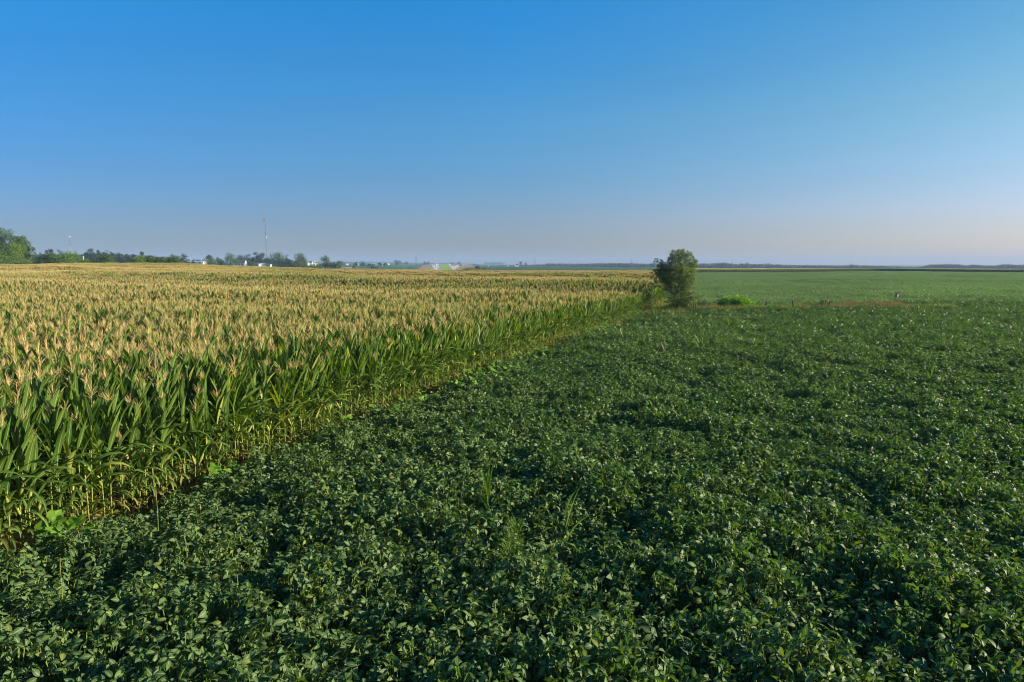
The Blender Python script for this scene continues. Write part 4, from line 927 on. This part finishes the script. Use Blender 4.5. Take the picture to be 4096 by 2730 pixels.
# tall lattice mast
o_ = at(1068, 800); hh = ztop(877, 800) - o_.z; e_ = empty('radio_mast', o_, 'tall slim lattice mast with three antenna rings rising above the homestead', 'radio mast')
lattice(e_, hh, .55)
for zf, n_, rad_, col in ((.985, 6, 2.2, 'steel'), (.945, 6, 2.0, 'steel'), (.70, 7, 2.2, 'steel')):
    b_ = MB(); z_ = hh * zf
    for i in range(8):
        a0, a1 = 6.283 * i / 8, 6.283 * (i + 1) / 8
        b_.tube([(rad_ * math.cos(a0), rad_ * math.sin(a0), z_), (rad_ * math.cos(a1), rad_ * math.sin(a1), z_)], .09, 4)
        if i % 2 == 0: b_.tube([(0, 0, z_), (rad_ * math.cos(a0), rad_ * math.sin(a0), z_)], .08, 4)
    b_.build('antenna_platform', M['steel'], e_)
    for i in range(n_):
        a0 = 6.283 * i / n_ + .3; b_ = MB(); b_.box((rad_ * math.cos(a0), rad_ * math.sin(a0), z_ + .1), (.28, .5, 1.9), rz=a0); b_.build('panel_antenna', M[col], e_)
b_ = MB(); b_.tube([(.6, -.6, hh * .615), (1.1, -1.1, hh * .615)], [.75, .6], 12); b_.build('dish_antenna', M['antenna'], e_)
b_ = MB(); b_.tube([(0, 0, hh), (0, 0, hh + 3)], .05, 4); b_.build('lightning_rod', M['steel'], e_)
# short mast with white panels
o_ = at(286, 800); hh = ztop(949, 800) - o_.z; e_ = empty('radio_mast', o_, 'shorter mast topped with white antenna panels above the left bushes', 'radio mast')
lattice(e_, hh, .45)
for i in range(6):
    a0 = 6.283 * i / 6; b_ = MB(); b_.box((1.5 * math.cos(a0), 1.5 * math.sin(a0), hh - .2), (.22, .36, 1.8), rz=a0); b_.build('panel_antenna', M['antenna'], e_)
b_ = MB()
for i in range(3):
    a0 = 6.283 * i / 3; b_.tube([(0, 0, hh - .3), (1.5 * math.cos(a0), 1.5 * math.sin(a0), hh - .3)], .07, 4)
b_.build('antenna_frame', M['steel'], e_)
for zf in (.66, .60):
    b_ = MB(); b_.tube([(.2, -.4, hh * zf), (.2, -.9, hh * zf)], [.5, .4], 10); b_.build('dish_antenna', M['antenna'], e_)
# H-frame transmission poles
def hframe(px, Yd, ytop, wpx, label, ybase=None):
    o2 = at(px, Yd); hh = ztop(ytop, Yd) - o2.z; w = wpx * Yd * CP / F; e2 = empty('power_pole', o2, label, 'power pole', 0, 'H-shaped power poles')
    for s in (-1, 1): b2 = MB(); b2.tube([(s * w/2, 0, -1), (s * w/2, 0, hh)], [.28, .18], 7); b2.build('pole', M['polewood'], e2)
    b2 = MB(); b2.box((0, 0, hh * .86), (w * 1.75, .25, .3)); b2.build('crossarm', M['polewood'], e2)
    b2 = MB()
    for s in (-1, 1): b2.tube([(s * w/2, .1, hh * .55), (-s * w/2, .1, hh * .82)], .09, 4)
    b2.build('brace', M['polewood'], e2)
    for s in (-.8, 0, .8): b2 = MB(); b2.tube([(s * w, 0, hh * .86 - .1), (s * w, 0, hh * .86 - 1.3)], .1, 6); b2.build('insulator', M['signwhite'], e2)
    return o2, hh
pA = hframe(307, 620, 1006, 8, 'H-shaped wooden power pole beside the short white-topped mast')
pB = hframe(1664, 1500, 1025, 4.5, 'pair of tall poles standing by the reddish bank left of the highway')
pC = hframe(2139, 1380, 1036, 3.5, 'H-shaped power pole before the left part of the blue wood')
pD = hframe(3404, 1700, 1052, 4.0, 'H-shaped pole tips rising over the right wood')
b_ = MB()
def wire(a, b, sag, r=.035):
    a, b = Vector(a), Vector(b); b_.tube([a.lerp(b, t) - Vector((0, 0, sag * 4 * t * (1 - t))) for t in np.linspace(0, 1, 15)], r, 3, 0, False)
top = lambda p: (p[0].x, p[0].y, p[0].z + p[1] * .86)
l_end = at(1250, 1150, 0); wire(top(pB), (l_end.x, 1150, ztop(1034, 1150)), 3); wire(top(pB), top(pC), 7)
b_.build('power_line', M['steel']); tag(bpy.data.objects['power_line'], 'thin sagging wires strung between the far H-shaped poles', 'power line')
for px, Yd, yt, w, mt, lb in [(337, 300, 1025, .16, 'palepole', 'white post among the low bushes right of the H-shaped pole'), (2160, 1300, 1057, .2, 'palepole', 'pale pole right of the H-shaped pole before the blue wood'),
                          (2251, 1400, 1044, .25, 'polewood', 'thin pole showing above the middle of the blue wood'), (2526, 1100, 1042, .32, 'polewood', 'tall dark pole before the blue wood left of the lone tree'),
                          (2928, 1400, 1042, .35, 'polewood', 'dark pole rising above the wood right of the lone tree'), (2511, 1400, 1043, .1, 'polewood', 'very thin pole left of the tall dark one'),
                          (1529, 1400, 1056, .2, 'palepole', 'pale lamp post right of the rounded tree past the highway sign'), (1504, 1400, 1054, .2, 'palepole', 'pale lamp post above the small green bush')]:
    o_ = at(px, Yd); hh = ztop(yt, Yd) - o_.z; e_ = empty('utility_pole', o_, lb, 'pole', 0, 'single poles across the plain')
    b_ = MB(); b_.tube([(0, 0, -1), (0, 0, hh)], [w * 1.2, w], 7); b_.build('pole', M[mt], e_)
    if Yd > 400: b_ = MB(); b_.box((0, 0, hh * .93), (2.4, .2, .2)); b_.build('crossarm', M[mt], e_)
# lamp posts with cross heads beyond the low building
for px, yt, lb in [(806, 1018, 'tall floodlight post above the long low building'), (881, 1020, 'tall floodlight post above the tree right of the long low building'), (762, 1025, 'white-headed light post left of the floodlight post')]:
    o_ = at(px, 1000); hh = ztop(yt, 1000) - o_.z; e_ = empty('floodlight_post', o_, lb, 'light post', 0, 'floodlight posts')
    b_ = MB(); b_.tube([(0, 0, 0), (0, 0, hh)], .1, 6); b_.build('post', M['palepole'], e_)
    b_ = MB(); b_.box((0, 0, hh), (1.7, .4, .35)); b_.build('lamp_head', M['antenna' if px == 762 else 'steel'], e_)
# water towers far away
for px, Yd, yt, wpx, lb in [(1707, 4200, 1037, 3.4, 'tiny white water tower over the trees left of the highway crest'), (2081, 2900, 1044, 5, 'pale round water tower behind a round blue tree'), (1928, 4200, 1047, 3, 'tiny white water tower right of the small green sign')]:
    o_ = at(px, Yd); hh = ztop(yt, Yd) - o_.z; r_ = wpx * Yd / F / 2; e_ = empty('water_tower', o_, lb, 'water tower')
    b_ = MB(); b_.tube([(0, 0, 0), (0, 0, hh - r_)], [r_ * .4, r_ * .3], 8); b_.build('stem', M['antenna'], e_)
    b_ = MB(); b_.tube([(0, 0, hh - 2 * r_), (0, 0, hh - 1.6 * r_), (0, 0, hh - r_), (0, 0, hh - .35 * r_), (0, 0, hh)], [.25 * r_, .8 * r_, r_, .75 * r_, .1 * r_], 14); b_.build('tank', M['antenna'], e_, smooth=True)
def sign(name, px, Yd, y0, y1, wpx, mat, label, legs=2, ybase=None):
    z0, z1 = ztop(y1, Yd), ztop(y0, Yd); k_ = Yd * CP / F; o2 = at(px, Yd); w = wpx * k_; o2.z = min(o2.z, z0 - .4)
    e2 = empty(name, o2, label, 'road sign'); b2 = MB(); b2.box((0, 0, (z0 + z1) / 2 - o2.z), (w, .12, z1 - z0)); b2.build('panel', M[mat], e2)
    b2 = MB(); zc = (z0 + z1) / 2 - o2.z; hz = (z1 - z0) / 2 - .12; t_ = .1
    for s in (-1, 1): b2.box((0, -.075, zc + s * hz), (w - .1, .03, t_)); b2.box((s * (w/2 - .1), -.075, zc), (t_, .03, hz * 2 - t_ - .01))
    b2.build('border', M['signwhite'], e2)
    b2 = MB()
    for i, fz in enumerate((.3, -.05, -.4)):                       # lines of lettering too small to read
        b2.box((0, -.075, zc + fz * hz), (w * (.62 - .12 * i), .03, hz * .13))
    b2.build('lettering', M['signwhite'], e2)
    for s in (-1, 1): b2 = MB(); b2.tube([(s * w * .35, .12, -.8), (s * w * .35, .12, z1 - o2.z - .1)], .09, 6); b2.build('post', M['steel'], e2)
sign('highway_sign', 1474, 680, 1062, 1075, 17, 'signgreen', 'large green highway sign on two posts in the dry meadow')
sign('highway_sign', 1842, 1500, 1059, 1065, 10, 'signgreen', 'small-looking green highway sign right of the highway')
sign('service_sign', 1200, 480, 1069, 1076, 7.5, 'signblue', 'dark blue road sign seen between corn and trees')
for i, px in enumerate((1233, 1237, 1242, 1247)):
    o_ = at(px, 475, zy(1083, 475)); e_ = empty('marker_post', o_, ['leftmost', 'second from left', 'third from left', 'rightmost'][i] + ' of four short orange and white marker posts behind the corn', 'marker post', 0, 'orange and white marker posts')
    b_ = MB(); b_.tube([(0, 0, -.5), (0, 0, 1.0)], .1, 8); b_.build('post', M['orange'] if i < 3 else M['signwhite'], e_)
    b_ = MB(); b_.tube([(0, 0, .45), (0, 0, .65)], .11, 8); b_.build('reflective_band', M['signwhite'], e_)

# ------------------------------------------------------------------ vehicles on the far highway
def road_at(px, Yd): p = at(px, Yd); p.z += .38; return p
def truck(px, Yd, label, rz=0.0):
    e2 = empty('semi_truck', road_at(px, Yd), label, 'truck', rz)
    b2 = MB(); b2.box((0, 5.5, 2.45), (2.6, 13.5, 2.9)); b2.build('trailer', M['truckwhite'], e2)
    b2 = MB(); b2.box((0, -3.1, 1.9), (2.4, 2.3, 2.5)); b2.box((0, -4.9, 1.3), (2.1, 1.4, 1.3)); b2.build('cab', M['truckwhite'], e2)
    b2 = MB(); b2.box((0, -4.28, 2.45), (2.1, .06, .8)); b2.build('windscreen', M['window'], e2)
    b2 = MB(); b2.box((0, -5.63, 1.15), (1.3, .06, .8)); b2.build('grille', M['steel'], e2)
    for y_ in (-4.6, -2.3, 9.6, 11.0):
        for s in (-1, 1): b2 = MB(); b2.tube([(s * .85, y_, .5), (s * 1.2, y_, .5)], .5, 12); b2.build('wheel', M['tyre'], e2)
def car(px, Yd, mat, label, rz=0.0, sc=1.0):
    e2 = empty('car', road_at(px, Yd), label, 'car', rz); e2.scale = (sc,) * 3
    b2 = MB(); b2.add([(-.9, -2.2, .35), (.9, -2.2, .35), (.9, 2.2, .35), (-.9, 2.2, .35), (-.88, -2.2, .85), (.88, -2.2, .85), (.88, 2.2, .95), (-.88, 2.2, .95)],
                      [(0,3,2,1),(4,5,6,7),(0,1,5,4),(1,2,6,5),(2,3,7,6),(3,0,4,7)]); b2.build('body', M[mat], e2)
    b2 = MB(); b2.add([(-.84, -1.2, .86), (.84, -1.2, .86), (.84, 2.0, .95), (-.84, 2.0, .95), (-.65, -.5, 1.5), (.65, -.5, 1.5), (.65, 1.5, 1.5), (-.65, 1.5, 1.5)],
                      [(4,5,6,7),(0,1,5,4),(1,2,6,5),(2,3,7,6),(3,0,4,7)]); b2.build('window', M['window'], e2)
    b2 = MB(); b2.box((0, .5, 1.53), (1.2, 1.8, .06)); b2.build('roof', M[mat], e2)
    for y_ in (-1.4, 1.4):
        for s in (-1, 1): b2 = MB(); b2.tube([(s * .7, y_, .33), (s * .93, y_, .33)], .33, 12); b2.build('wheel', M['tyre'], e2)
    for s in (-1, 1): b2 = MB(); b2.box((s * .62, -2.22, .68), (.35, .06, .2)); b2.build('headlight', M['signwhite'], e2)
truck(1744, 1700, 'white truck coming over the crest on the left carriageway')
car(1806.5, 1650, 'cardark', 'dark maroon car leading on the right carriageway', 3.14, 1.5)
car(1811, 1740, 'cargrey', 'dark grey car just beyond the maroon one', 3.14, 1.5)
car(1817.5, 1640, 'carsilver', 'silver car at the mouth of the right exit ramp', 3.3)
car(1754, 1120, 'cardark', 'dark car at the near end of the left carriageway', 0)
car(1825, 1130, 'cardark', 'dark red car at the near end of the right carriageway', 3.14)

# ------------------------------------------------------------------ fence strip
def post(px, ytop_, ybot, label, bend=0.0, r=.075, name='fence_post'):
    o2 = at(px, 0, 0); Yp = None
    Yp = 67.2 + max(0, (px - 2700)) * .0052; o2 = at(px, Yp, 0); o2.z = g(o2.x, o2.y); hh = H - (ytop_ - 1064) * Yp / F - o2.z
    b2 = MB(); pts = [(0, 0, -.2), (bend * .1, 0, hh * .4), (bend * .45, 0, hh * .8), (bend, 0, hh)]
    b2.tube(pts, [r * 1.15, r, r * .92, r * .8], 9)
    if name == 'snag': b2.tube([(bend, 0, hh * .97), (bend + .38, .02, hh * 1.0)], [r * .8, r * .3], 7)
    o3 = b2.build('fence_post', M['oldwood'], loc=o2); tag(o3, label, 'fence post', 'weathered posts along the grassy strip'); return o3, hh
post(2775, 1216, 1234, 'left one of the two close dark fence posts right of the lone tree')
post(2783, 1217, 1234, 'right one of the two close dark fence posts right of the lone tree', r=.09)
post(3063, 1207, 1236, 'straight dark fence post right of the bright vine mound', r=.10)
post(3172, 1200, 1236, 'crooked fence post leaning left at its top', -.14, .075)
post(3312, 1203, 1235, 'leaning fence post with a stub of wood pointing right at its top', .18, .075, 'snag')
post(2946, 1226, 1238, 'short stump of a post in dry grass below the vine mound', .05, .07)
# nest box on a leaning pole
Yp = 72.4; o_ = at(3577, Yp); u2 = Yp * CP / F; e_ = empty('nest_box', o_, 'grey wooden nest box on a thin leaning pole right of the dry grass', 'nest box')
zt = H - (1188 - 1064) * Yp / F - o_.z
b_ = MB(); b_.tube([(-.08, 0, -.2), (0, 0, zt * .5), (.1, 0, zt + .05)], [.028, .026, .022], 7); b_.build('pole', M['polewood'], e_)
b_ = MB(); b_.box((.17, 0, zt + .20), (.24, .24, .34), rz=.4); b_.build('box', M['greywood'], e_)
b_ = MB(); b_.add([(-.02, -.2, zt + .46), (.36, -.2, zt + .36), (.36, .2, zt + .36), (-.02, .2, zt + .46), (-.02, -.2, zt + .50), (.36, -.2, zt + .40), (.36, .2, zt + .40), (-.02, .2, zt + .50)],
                  [(0,3,2,1),(4,5,6,7),(0,1,5,4),(1,2,6,5),(2,3,7,6),(3,0,4,7)]); b_.build('roof', M['greywood'], e_)
b_ = MB(); b_.tube([(.12, -.125, zt + .25), (.12, -.14, zt + .25)], .03, 10); b_.build('entrance_hole', M['window'], e_)

# grasses: tufts
def tuft(n=26, h=.55, w=.012, sp=.16, lean=.5):
    mb = MB()
    for i in range(n):
        a = rv(0, 6.283); b = Vector((rv(-sp, sp), rv(-sp, sp), 0)); L = h * rv(.55, 1.15); d = Vector((math.cos(a), math.sin(a), 0)) * L * rv(.1, lean); s = Vector((-math.sin(a), math.cos(a), 0)) * w
        mb.add([b - s, b + s, b + d * .35 + s * .8 + Vector((0, 0, L * .6)), b + d * .35 - s * .8 + Vector((0, 0, L * .6)), b + d + Vector((0, 0, L))], [(0, 1, 2, 3), (3, 2, 4)])
    return mb
grass_c = protos('grass_tuft', [tuft().mesh('grass_tuft', [M['grass']]) for _ in range(4)])
dry_c = protos('dry_tuft', [tuft(34, .8, .012, .2, .35).mesh('dry_tuft', [M['drygrass']]) for _ in range(4)])
def tufts(name, X, Y, coll, sc, label):
    n = len(X); s_ = rng.uniform(.7, 1.25, n) * sc
    return scatter(name, np.stack([X, Y, gz(X, Y) + .02], 1), np.stack([np.zeros(n), np.zeros(n), rng.uniform(0, 6.28, n)], 1), np.stack([s_, s_, s_], 1), rng.integers(0, 4, n), coll, label, 'grass')
X, Y = grid_pts(13, 52, 63, 80, .30); dd = Y - strip_y(X)
k = (np.abs(dd) < 1.7) & (X < 48) & (vnoise(X, Y, 2.5, 8) > .25)
tufts('grass', X[k], Y[k], grass_c, 1.5, 'yellow-green rough grass along the fence strip')
nz = vnoise(X, Y, 1.6, 9)
k = (dd > -.9) & (dd < 1.6) & (((X > 17.2) & (X < 20.6) & (nz > .55)) | ((X > 36) & (X < 41.8) & (nz > .2)) | ((X > 29.5) & (X <= 36) & (nz > .62)))
tufts('dry_grass', X[k], Y[k], dry_c, 1.35, 'tall dry brown grass along the fence strip')
X, Y = grid_pts(11, 22, 64, 88, .28)
k = (X > edge(Y) - .3) & (X < edge(Y) + 2.6)
tufts('grass', X[k], Y[k], grass_c, 1.15, 'rough grass between the corn corner and the lone tree')
# grass and litter at the foot of the corn
yy = rng.uniform(6, 68, 700); xx = edge(yy) + .1 + rng.uniform(0, .55, 700)
k = vnoise(xx, yy, 4, 11) > .48
tufts('grass', xx[k], yy[k], grass_c, .6, 'thin yellow-green grass at the foot of the corn edge')
lt = MB()
for i in range(40):
    a = rv(0, 6.28); p_ = Vector((rv(-.4, .4), rv(-.4, .4), rv(.01, .05))); d = Vector((math.cos(a), math.sin(a), rv(-.1, .25))) * rv(.1, .35); s = Vector((-math.sin(a), math.cos(a), 0)) * rv(.008, .02)
    lt.add([p_ - s, p_ + s, p_ + d + s, p_ + d - s], [(0, 1, 2, 3)])
lit_c = protos('litter', [lt.mesh('litter', [M['corn_dry']])])
yy = rng.uniform(5, 60, 1600); xx = edge(yy) + rng.uniform(-2.5, .7, 1600)
tufts('corn_litter', xx, yy, lit_c, .9, 'dry brown leaf litter on the soil under the corn edge') if False else \
    scatter('corn_litter', np.stack([xx, yy, gz(xx, yy) + .03], 1), np.stack([0 * xx, 0 * xx, rng.uniform(0, 6, len(xx))], 1), np.ones((len(xx), 3)), np.zeros(len(xx), int), lit_c, 'dry brown leaf litter on the soil under the corn edge', 'litter')

# ------------------------------------------------------------------ weeds and vines (each a plant)
def broad_leaf(mb, c, fw, up, R_):
    """rounded, toothed, slightly cupped leaf"""
    sd_ = up.cross(fw).normalized(); n_ = 10; vs = [Vector(c)]
    for i in range(n_):
        a = 2 * math.pi * i / n_; rr_ = R_ * (.82 + .18 * math.cos(3 * a) + (.12 if i % 2 else -.08)) * (1 if i != n_ // 2 else .55)
        vs.append(Vector(c) + fw * math.cos(a) * rr_ + sd_ * math.sin(a) * rr_ + up * rr_ * rv(-.18, .22))
    mb.add(vs, [(0, i + 1, (i + 1) % n_ + 1) for i in range(n_)], 0)
def broad_weed(x, y, label, n=14, R_=.11, h=.55, rad=.35, mat='weed', name='broadleaf_weed'):
    e2 = empty(name, (x, y, g(x, y)), label, 'weed', 0, 'bright weeds at the corn edge'); lb, sb = MB(), MB()
    for i in range(n):
        a = rv(0, 6.283); r_ = rad * math.sqrt(rv(0.02, 1)); c = Vector((r_ * math.cos(a), r_ * math.sin(a), h * rv(.45, 1.1)))
        up = Vector((rv(-.5, .5) + .25, rv(-.5, .3) - .25, 1)).normalized(); fw = Vector((math.cos(a), math.sin(a), 0)); fw = (fw - up * fw.dot(up)).normalized()
        broad_leaf(lb, c, fw, up, R_ * rv(.7, 1.15)); sb.tube([(0, 0, 0), (c.x * .5, c.y * .5, c.z * .7), c], [.007, .005, .004], 4, 0, False)
    lb.build('leaves', M[mat], e2); sb.build('stem', M['soy_stem'], e2)
def feather_weed(x, y, label, h=1.1, w=.45, n=420, grp='feathery weeds'):
    e2 = empty('feathery_weed', (x, y, g(x, y)), label, 'weed', 0, grp); lb, sb = MB(), MB()
    for i in range(n):
        t = rv(.15, 1); a = rv(0, 6.283); r_ = w * .5 * math.sqrt(rv(.05, 1)) * (1.15 - t * .75); c = Vector((r_ * math.cos(a), r_ * math.sin(a), h * t))
        d = Vector((math.cos(a), math.sin(a), rv(.1, 1.2))).normalized() * rv(.05, .10); s = Vector((-math.sin(a), math.cos(a), rv(-.5, .5))) * .009
        lb.add([c, c + d * .5 + s, c + d, c + d * .5 - s], [(0, 1, 2, 3)])
    for i in range(9): a = rv(0, 6.28); sb.tube([(0, 0, 0), (w * .15 * math.cos(a), w * .15 * math.sin(a), h * .5), (w * .36 * math.cos(a), w * .36 * math.sin(a), h * rv(.7, 1))], [.006, .005, .003], 4, 0, False)
    lb.build('leaves', M['feather'], e2); sb.build('stem', M['soy_stem'], e2)
def pxp(px, py, z=.6):            # a point on the canopy seen at that pixel
    u, v = (px - 2048) / F, (1365 - py) / F; d = Vector((u, CP + v * SP, -SP + v * CP)); t = (z - H) / d.z; return d.x * t, d.y * t
x, y = pxp(215, 2095, .80); broad_weed(x + .1, y - .05, 'pumpkin-like weed with one very large pale green leaf at the foot of the nearest corn', 7, .24, .84, .24)
x, y = pxp(285, 2085, .75); broad_weed(x + .1, y - .05, 'cluster of medium green lobed leaves right of the very large pale leaf', 14, .12, .80, .34)
x, y = pxp(330, 2060, .5); broad_weed(x, y, 'small leafy weed low between corn and beans near the left border', 8, .09, .5, .25)
x, y = pxp(885, 1880, .75); broad_weed(x, y, 'bright lobed weed third from the left along the corn edge', 12, .13, .84, .30)
x, y = pxp(940, 1875, .5); broad_weed(x, y, 'small bright weed right beside the lobed one', 9, .10, .7, .3)
x, y = pxp(1395, 1705, .5); broad_weed(x, y, 'bright upright weed where the corn stalks show dry brown feet', 12, .12, .85, .30)
x, y = pxp(1370, 1722, .4); broad_weed(x, y, 'low bright weed left of the upright one', 12, .11, .45, .5)
for px, py, n_, r_, lb in [(1550, 1660, 12, .4, 'small bright weed below the corn left of the feathery bush'), (1670, 1600, 18, .5, 'bright weed low beside the feathery bush'), (1860, 1550, 26, .7, 'broad bright weed patch left of the first lobed row of vines'),
                           (1960, 1500, 34, .9, 'leafy vine patch under the yellowed corn leaves'), (2030, 1475, 34, .9, 'leafy vine patch spreading toward the beans'), (2110, 1430, 40, 1.0, 'brightest vine patch at the middle of the corn edge'),
                           (2150, 1405, 30, .8, 'vine patch reaching up the corn at the middle of the edge'), (2380, 1320, 60, 1.5, 'wide bright vine patch on the far part of the corn edge'), (2430, 1295, 50, 1.3, 'bright vine patch behind the wide one'),
                           (2500, 1265, 60, 1.6, 'vine patch in the inner corner before the lone tree'), (2575, 1250, 60, 1.4, 'dark-bottomed vine mound at the corn corner'), (2620, 1240, 50, 1.2, 'vine mound just left of the lone tree foot')]:
    x, y = pxp(px, py - 6, .72); broad_weed(x - .1, y, lb, int(n_ * 1.5), .12, .88, r_, 'vine', 'vine_patch')
for px, py, h_, w_, lb in [(520, 1985, .75, .7, 'low feathery weed at the foot of the corn beside the dry leaf'), (610, 1975, .7, .8, 'low feathery weed right of the first feathery one'), (700, 1945, .6, .6, 'small feathery weed before two corn ears'),
                           (1290, 1760, 1.1, .8, 'feathery weed bush filling a gap in the corn edge'), (1320, 1745, .9, .7, 'feathery weed right against the gap-filling one'), (1762, 1590, 1.35, .7, 'tall rounded feathery weed standing out from the corn edge'),
                           (1590, 1660, .7, 1.0, 'low feathery weed where the corn feet are brown'), (2540, 1215, 1.3, 1.6, 'yellow-green weed bush at the corn corner'), (2600, 1200, 1.9, 1.5, 'tall yellow-green weeds between corn and lone tree'), (2640, 1215, 1.5, 1.2, 'yellow-green weeds touching the lone tree')]:
    x, y = pxp(px, py, .3); feather_weed(x, y, lb, h_, w_, 520 if w_ < 1.1 else 1500, 'feathery weeds at the corn edge')
for px, py, h_, w_, lb in [(2060, 2170, 1.05, .45, 'yellow-green feathery weed standing alone in the middle of the beans'), (2040, 2230, .95, .5, 'second feathery weed just below the lone one in the beans'), (3845, 1330, 1.2, .5, 'pale feathery weed on the right side of the beans')]:
    x, y = pxp(px, py, .7); feather_weed(x, y, lb, h_, w_, 480, 'feathery weeds in the beans')

# vine mound behind the fence strip
o_ = at(2945, 71.0); e_ = empty('vine_mound', o_, 'bright yellow-green vine mound behind the fence posts right of the lone tree', 'vine')
lobes = [((px - 2945) * u1, dy, H - (py - 1064) * 71 / F - o_.z, s * u1, s * u1 * .6) for px, py, s, dy in [(2905, 1203, 46, 0), (2940, 1200, 54, .3), (2965, 1204, 50, -.2), (2990, 1214, 46, 0), (3010, 1222, 34, .2), (2880, 1208, 28, .2), (2935, 1216, 50, .8), (2975, 1222, 54, -.4), (3030, 1226, 22, 0), (3050, 1222, 16, .3)]]
P, Nn, _ = crown_pts(2, 3, 0, 0, 2600, lobes=lobes, seed=9); P = P[P[:, 2] > .05] if len(P) == len(Nn) else P
v, f = cloud(P, np.tile([0, 0, 1.0], (len(P), 1)), .17, .9); link('leaves', np_mesh('leaves', v, f, [M['vine']]), e_)
b_ = MB()
for l_ in lobes: b_.tube([(l_[0] * .8, l_[1], 0), (l_[0], l_[1], l_[2])], [.02, .01], 4, 0, False)
b_.build('stems', M['bark'], e_)
for px, py, lb in [(3085, 1222, 'small bright vine right of the straight fence post'), (3155, 1217, 'small bright vine left of the crooked post'), (3330, 1222, 'bright vine at the foot of the post with the stub'), (2800, 1200, 'low vine leaves above the dry grass right of the lone tree'), (2830, 1196, 'vine leaves between the dry grass and the vine mound'), (3260, 1226, 'bright low vine between the crooked and the stubbed post')]:
    x, y = pxp(px, py, .6); broad_weed(x, strip_y(x) + .3, lb, 22, .13, .8, .55, 'vine', 'vine_patch')
# brambly shrub on the strip by the stubbed post
tree('shrub', 3290, 72.0, 1203, 46, 'tree_mid', 'brownish shrub left of the post with the stub', None, 'bush', 600, 10, .0, .10, 'bush', trunk=False)
tree('shrub', 2752, 69.6, 1168, 60, 'tree_near', 'dark bush growing against the right foot of the lone tree', None, 'bush', 2600, 14, .0, .12, 'bush', trunk=False)

# volunteer corn in the beans
for px, py, h_, lb in [(1955, 2030, 1.1, 'lone volunteer corn with pale broken leaves in the middle of the beans'), (2262, 2120, 1.05, 'lone volunteer corn with leaves in a V in the near beans'), (2660, 1425, 1.25, 'upright volunteer corn in the beans below the lone tree'),
                       (2795, 1395, 1.2, 'volunteer corn right of the upright one in the beans'), (2488, 1350, 1.15, 'pale volunteer corn near the vines on the far corn edge'), (3715, 1212, 1.5, 'yellowish volunteer corn at the front lip of the far beans'),
                       (2915, 1300, 1.1, 'short pale volunteer corn in the beans before the vine mound'), (3720, 1520, 1.15, 'yellowish volunteer corn on the right of the beans')]:
    x, y = pxp(px, py, .7); e_ = empty('volunteer_corn', (x, y, g(x, y)), lb, 'corn plant', rv(0, 6), 'volunteer corn standing in the beans')
    st, fo, lo, ta, er = corn_parts(h_, 8, 6, 5, 0, tassel=(h_ > 1.3), wid=.6)
    st.build('stalk', M['stalk'], e_); fo.build('foliage', M['corn'], e_, smooth=True)
    if lo.v: lo.build('lower_leaves', M['corn_low'], e_)
    if ta.v: ta.build('tassel', M['tassel'], e_)
# tall grass stalks standing above the beans at the left
for px, py, lb in [(248, 2400, 'single yellow grass stalk above the beans in the lower left'), (630, 1530 + 560, 'single pale grass stalk at the beans near the corn')]:
    x, y = pxp(px, py, .7); e_ = empty('grass_stalk', (x, y, g(x, y)), lb, 'grass', 0); b_ = MB()
    b_.tube([(0, 0, .3), (.01, 0, .8), (.0, .01, 1.22)], [.007, .005, .003], 5, 0, False); b_.build('stem', M['soy_stem'], e_)
    b_ = MB(); b_.tube([(0, .01, 1.05), (0, .01, 1.15), (.01, .01, 1.27)], [.004, .010, .002], 5, 0, False); b_.build('seed_head', M['drygrass'], e_)
# the withered leaf hanging in the nearest corn
x, y = pxp(475, 1860, 1.2); e_ = empty('withered_corn_plant', (x, y, g(x, y)), 'withered tan corn plant broken over among the nearest green ones', 'corn plant'); st, fo, lo, ta, er = corn_parts(1.75, 6, 6, 6, 0)
st.build('stalk', M['stalk'], e_); fo.build('foliage', M['corn_dry'], e_, smooth=True); ta.build('tassel', M['tassel'], e_)

# ------------------------------------------------------------------ haze
hz = MB(); hz.box((0, 2900, 30), (9800, 6600, 90)) ; 
hm, n, l = newmat('haze'); out = n.new('ShaderNodeOutputMaterial'); pv = n.new('ShaderNodeVolumePrincipled')
pv.inputs['Color'].default_value = (0.36, 0.54, 0.82, 1); pv.inputs['Density'].default_value = 0.00016; pv.inputs['Anisotropy'].default_value = 0.0
l.new(pv.outputs[0], out.inputs['Volume'])
zmin = float(ZT.min())
hz = MB(); hz.box((0, 3300, (zmin - 2 + 85) / 2), (20000, 7200, 85 - (zmin - 2)))
tag(hz.build('haze', [hm]), 'thin blue morning haze over the whole plain', 'haze', kind='stuff')
print('objects', len(S.objects))
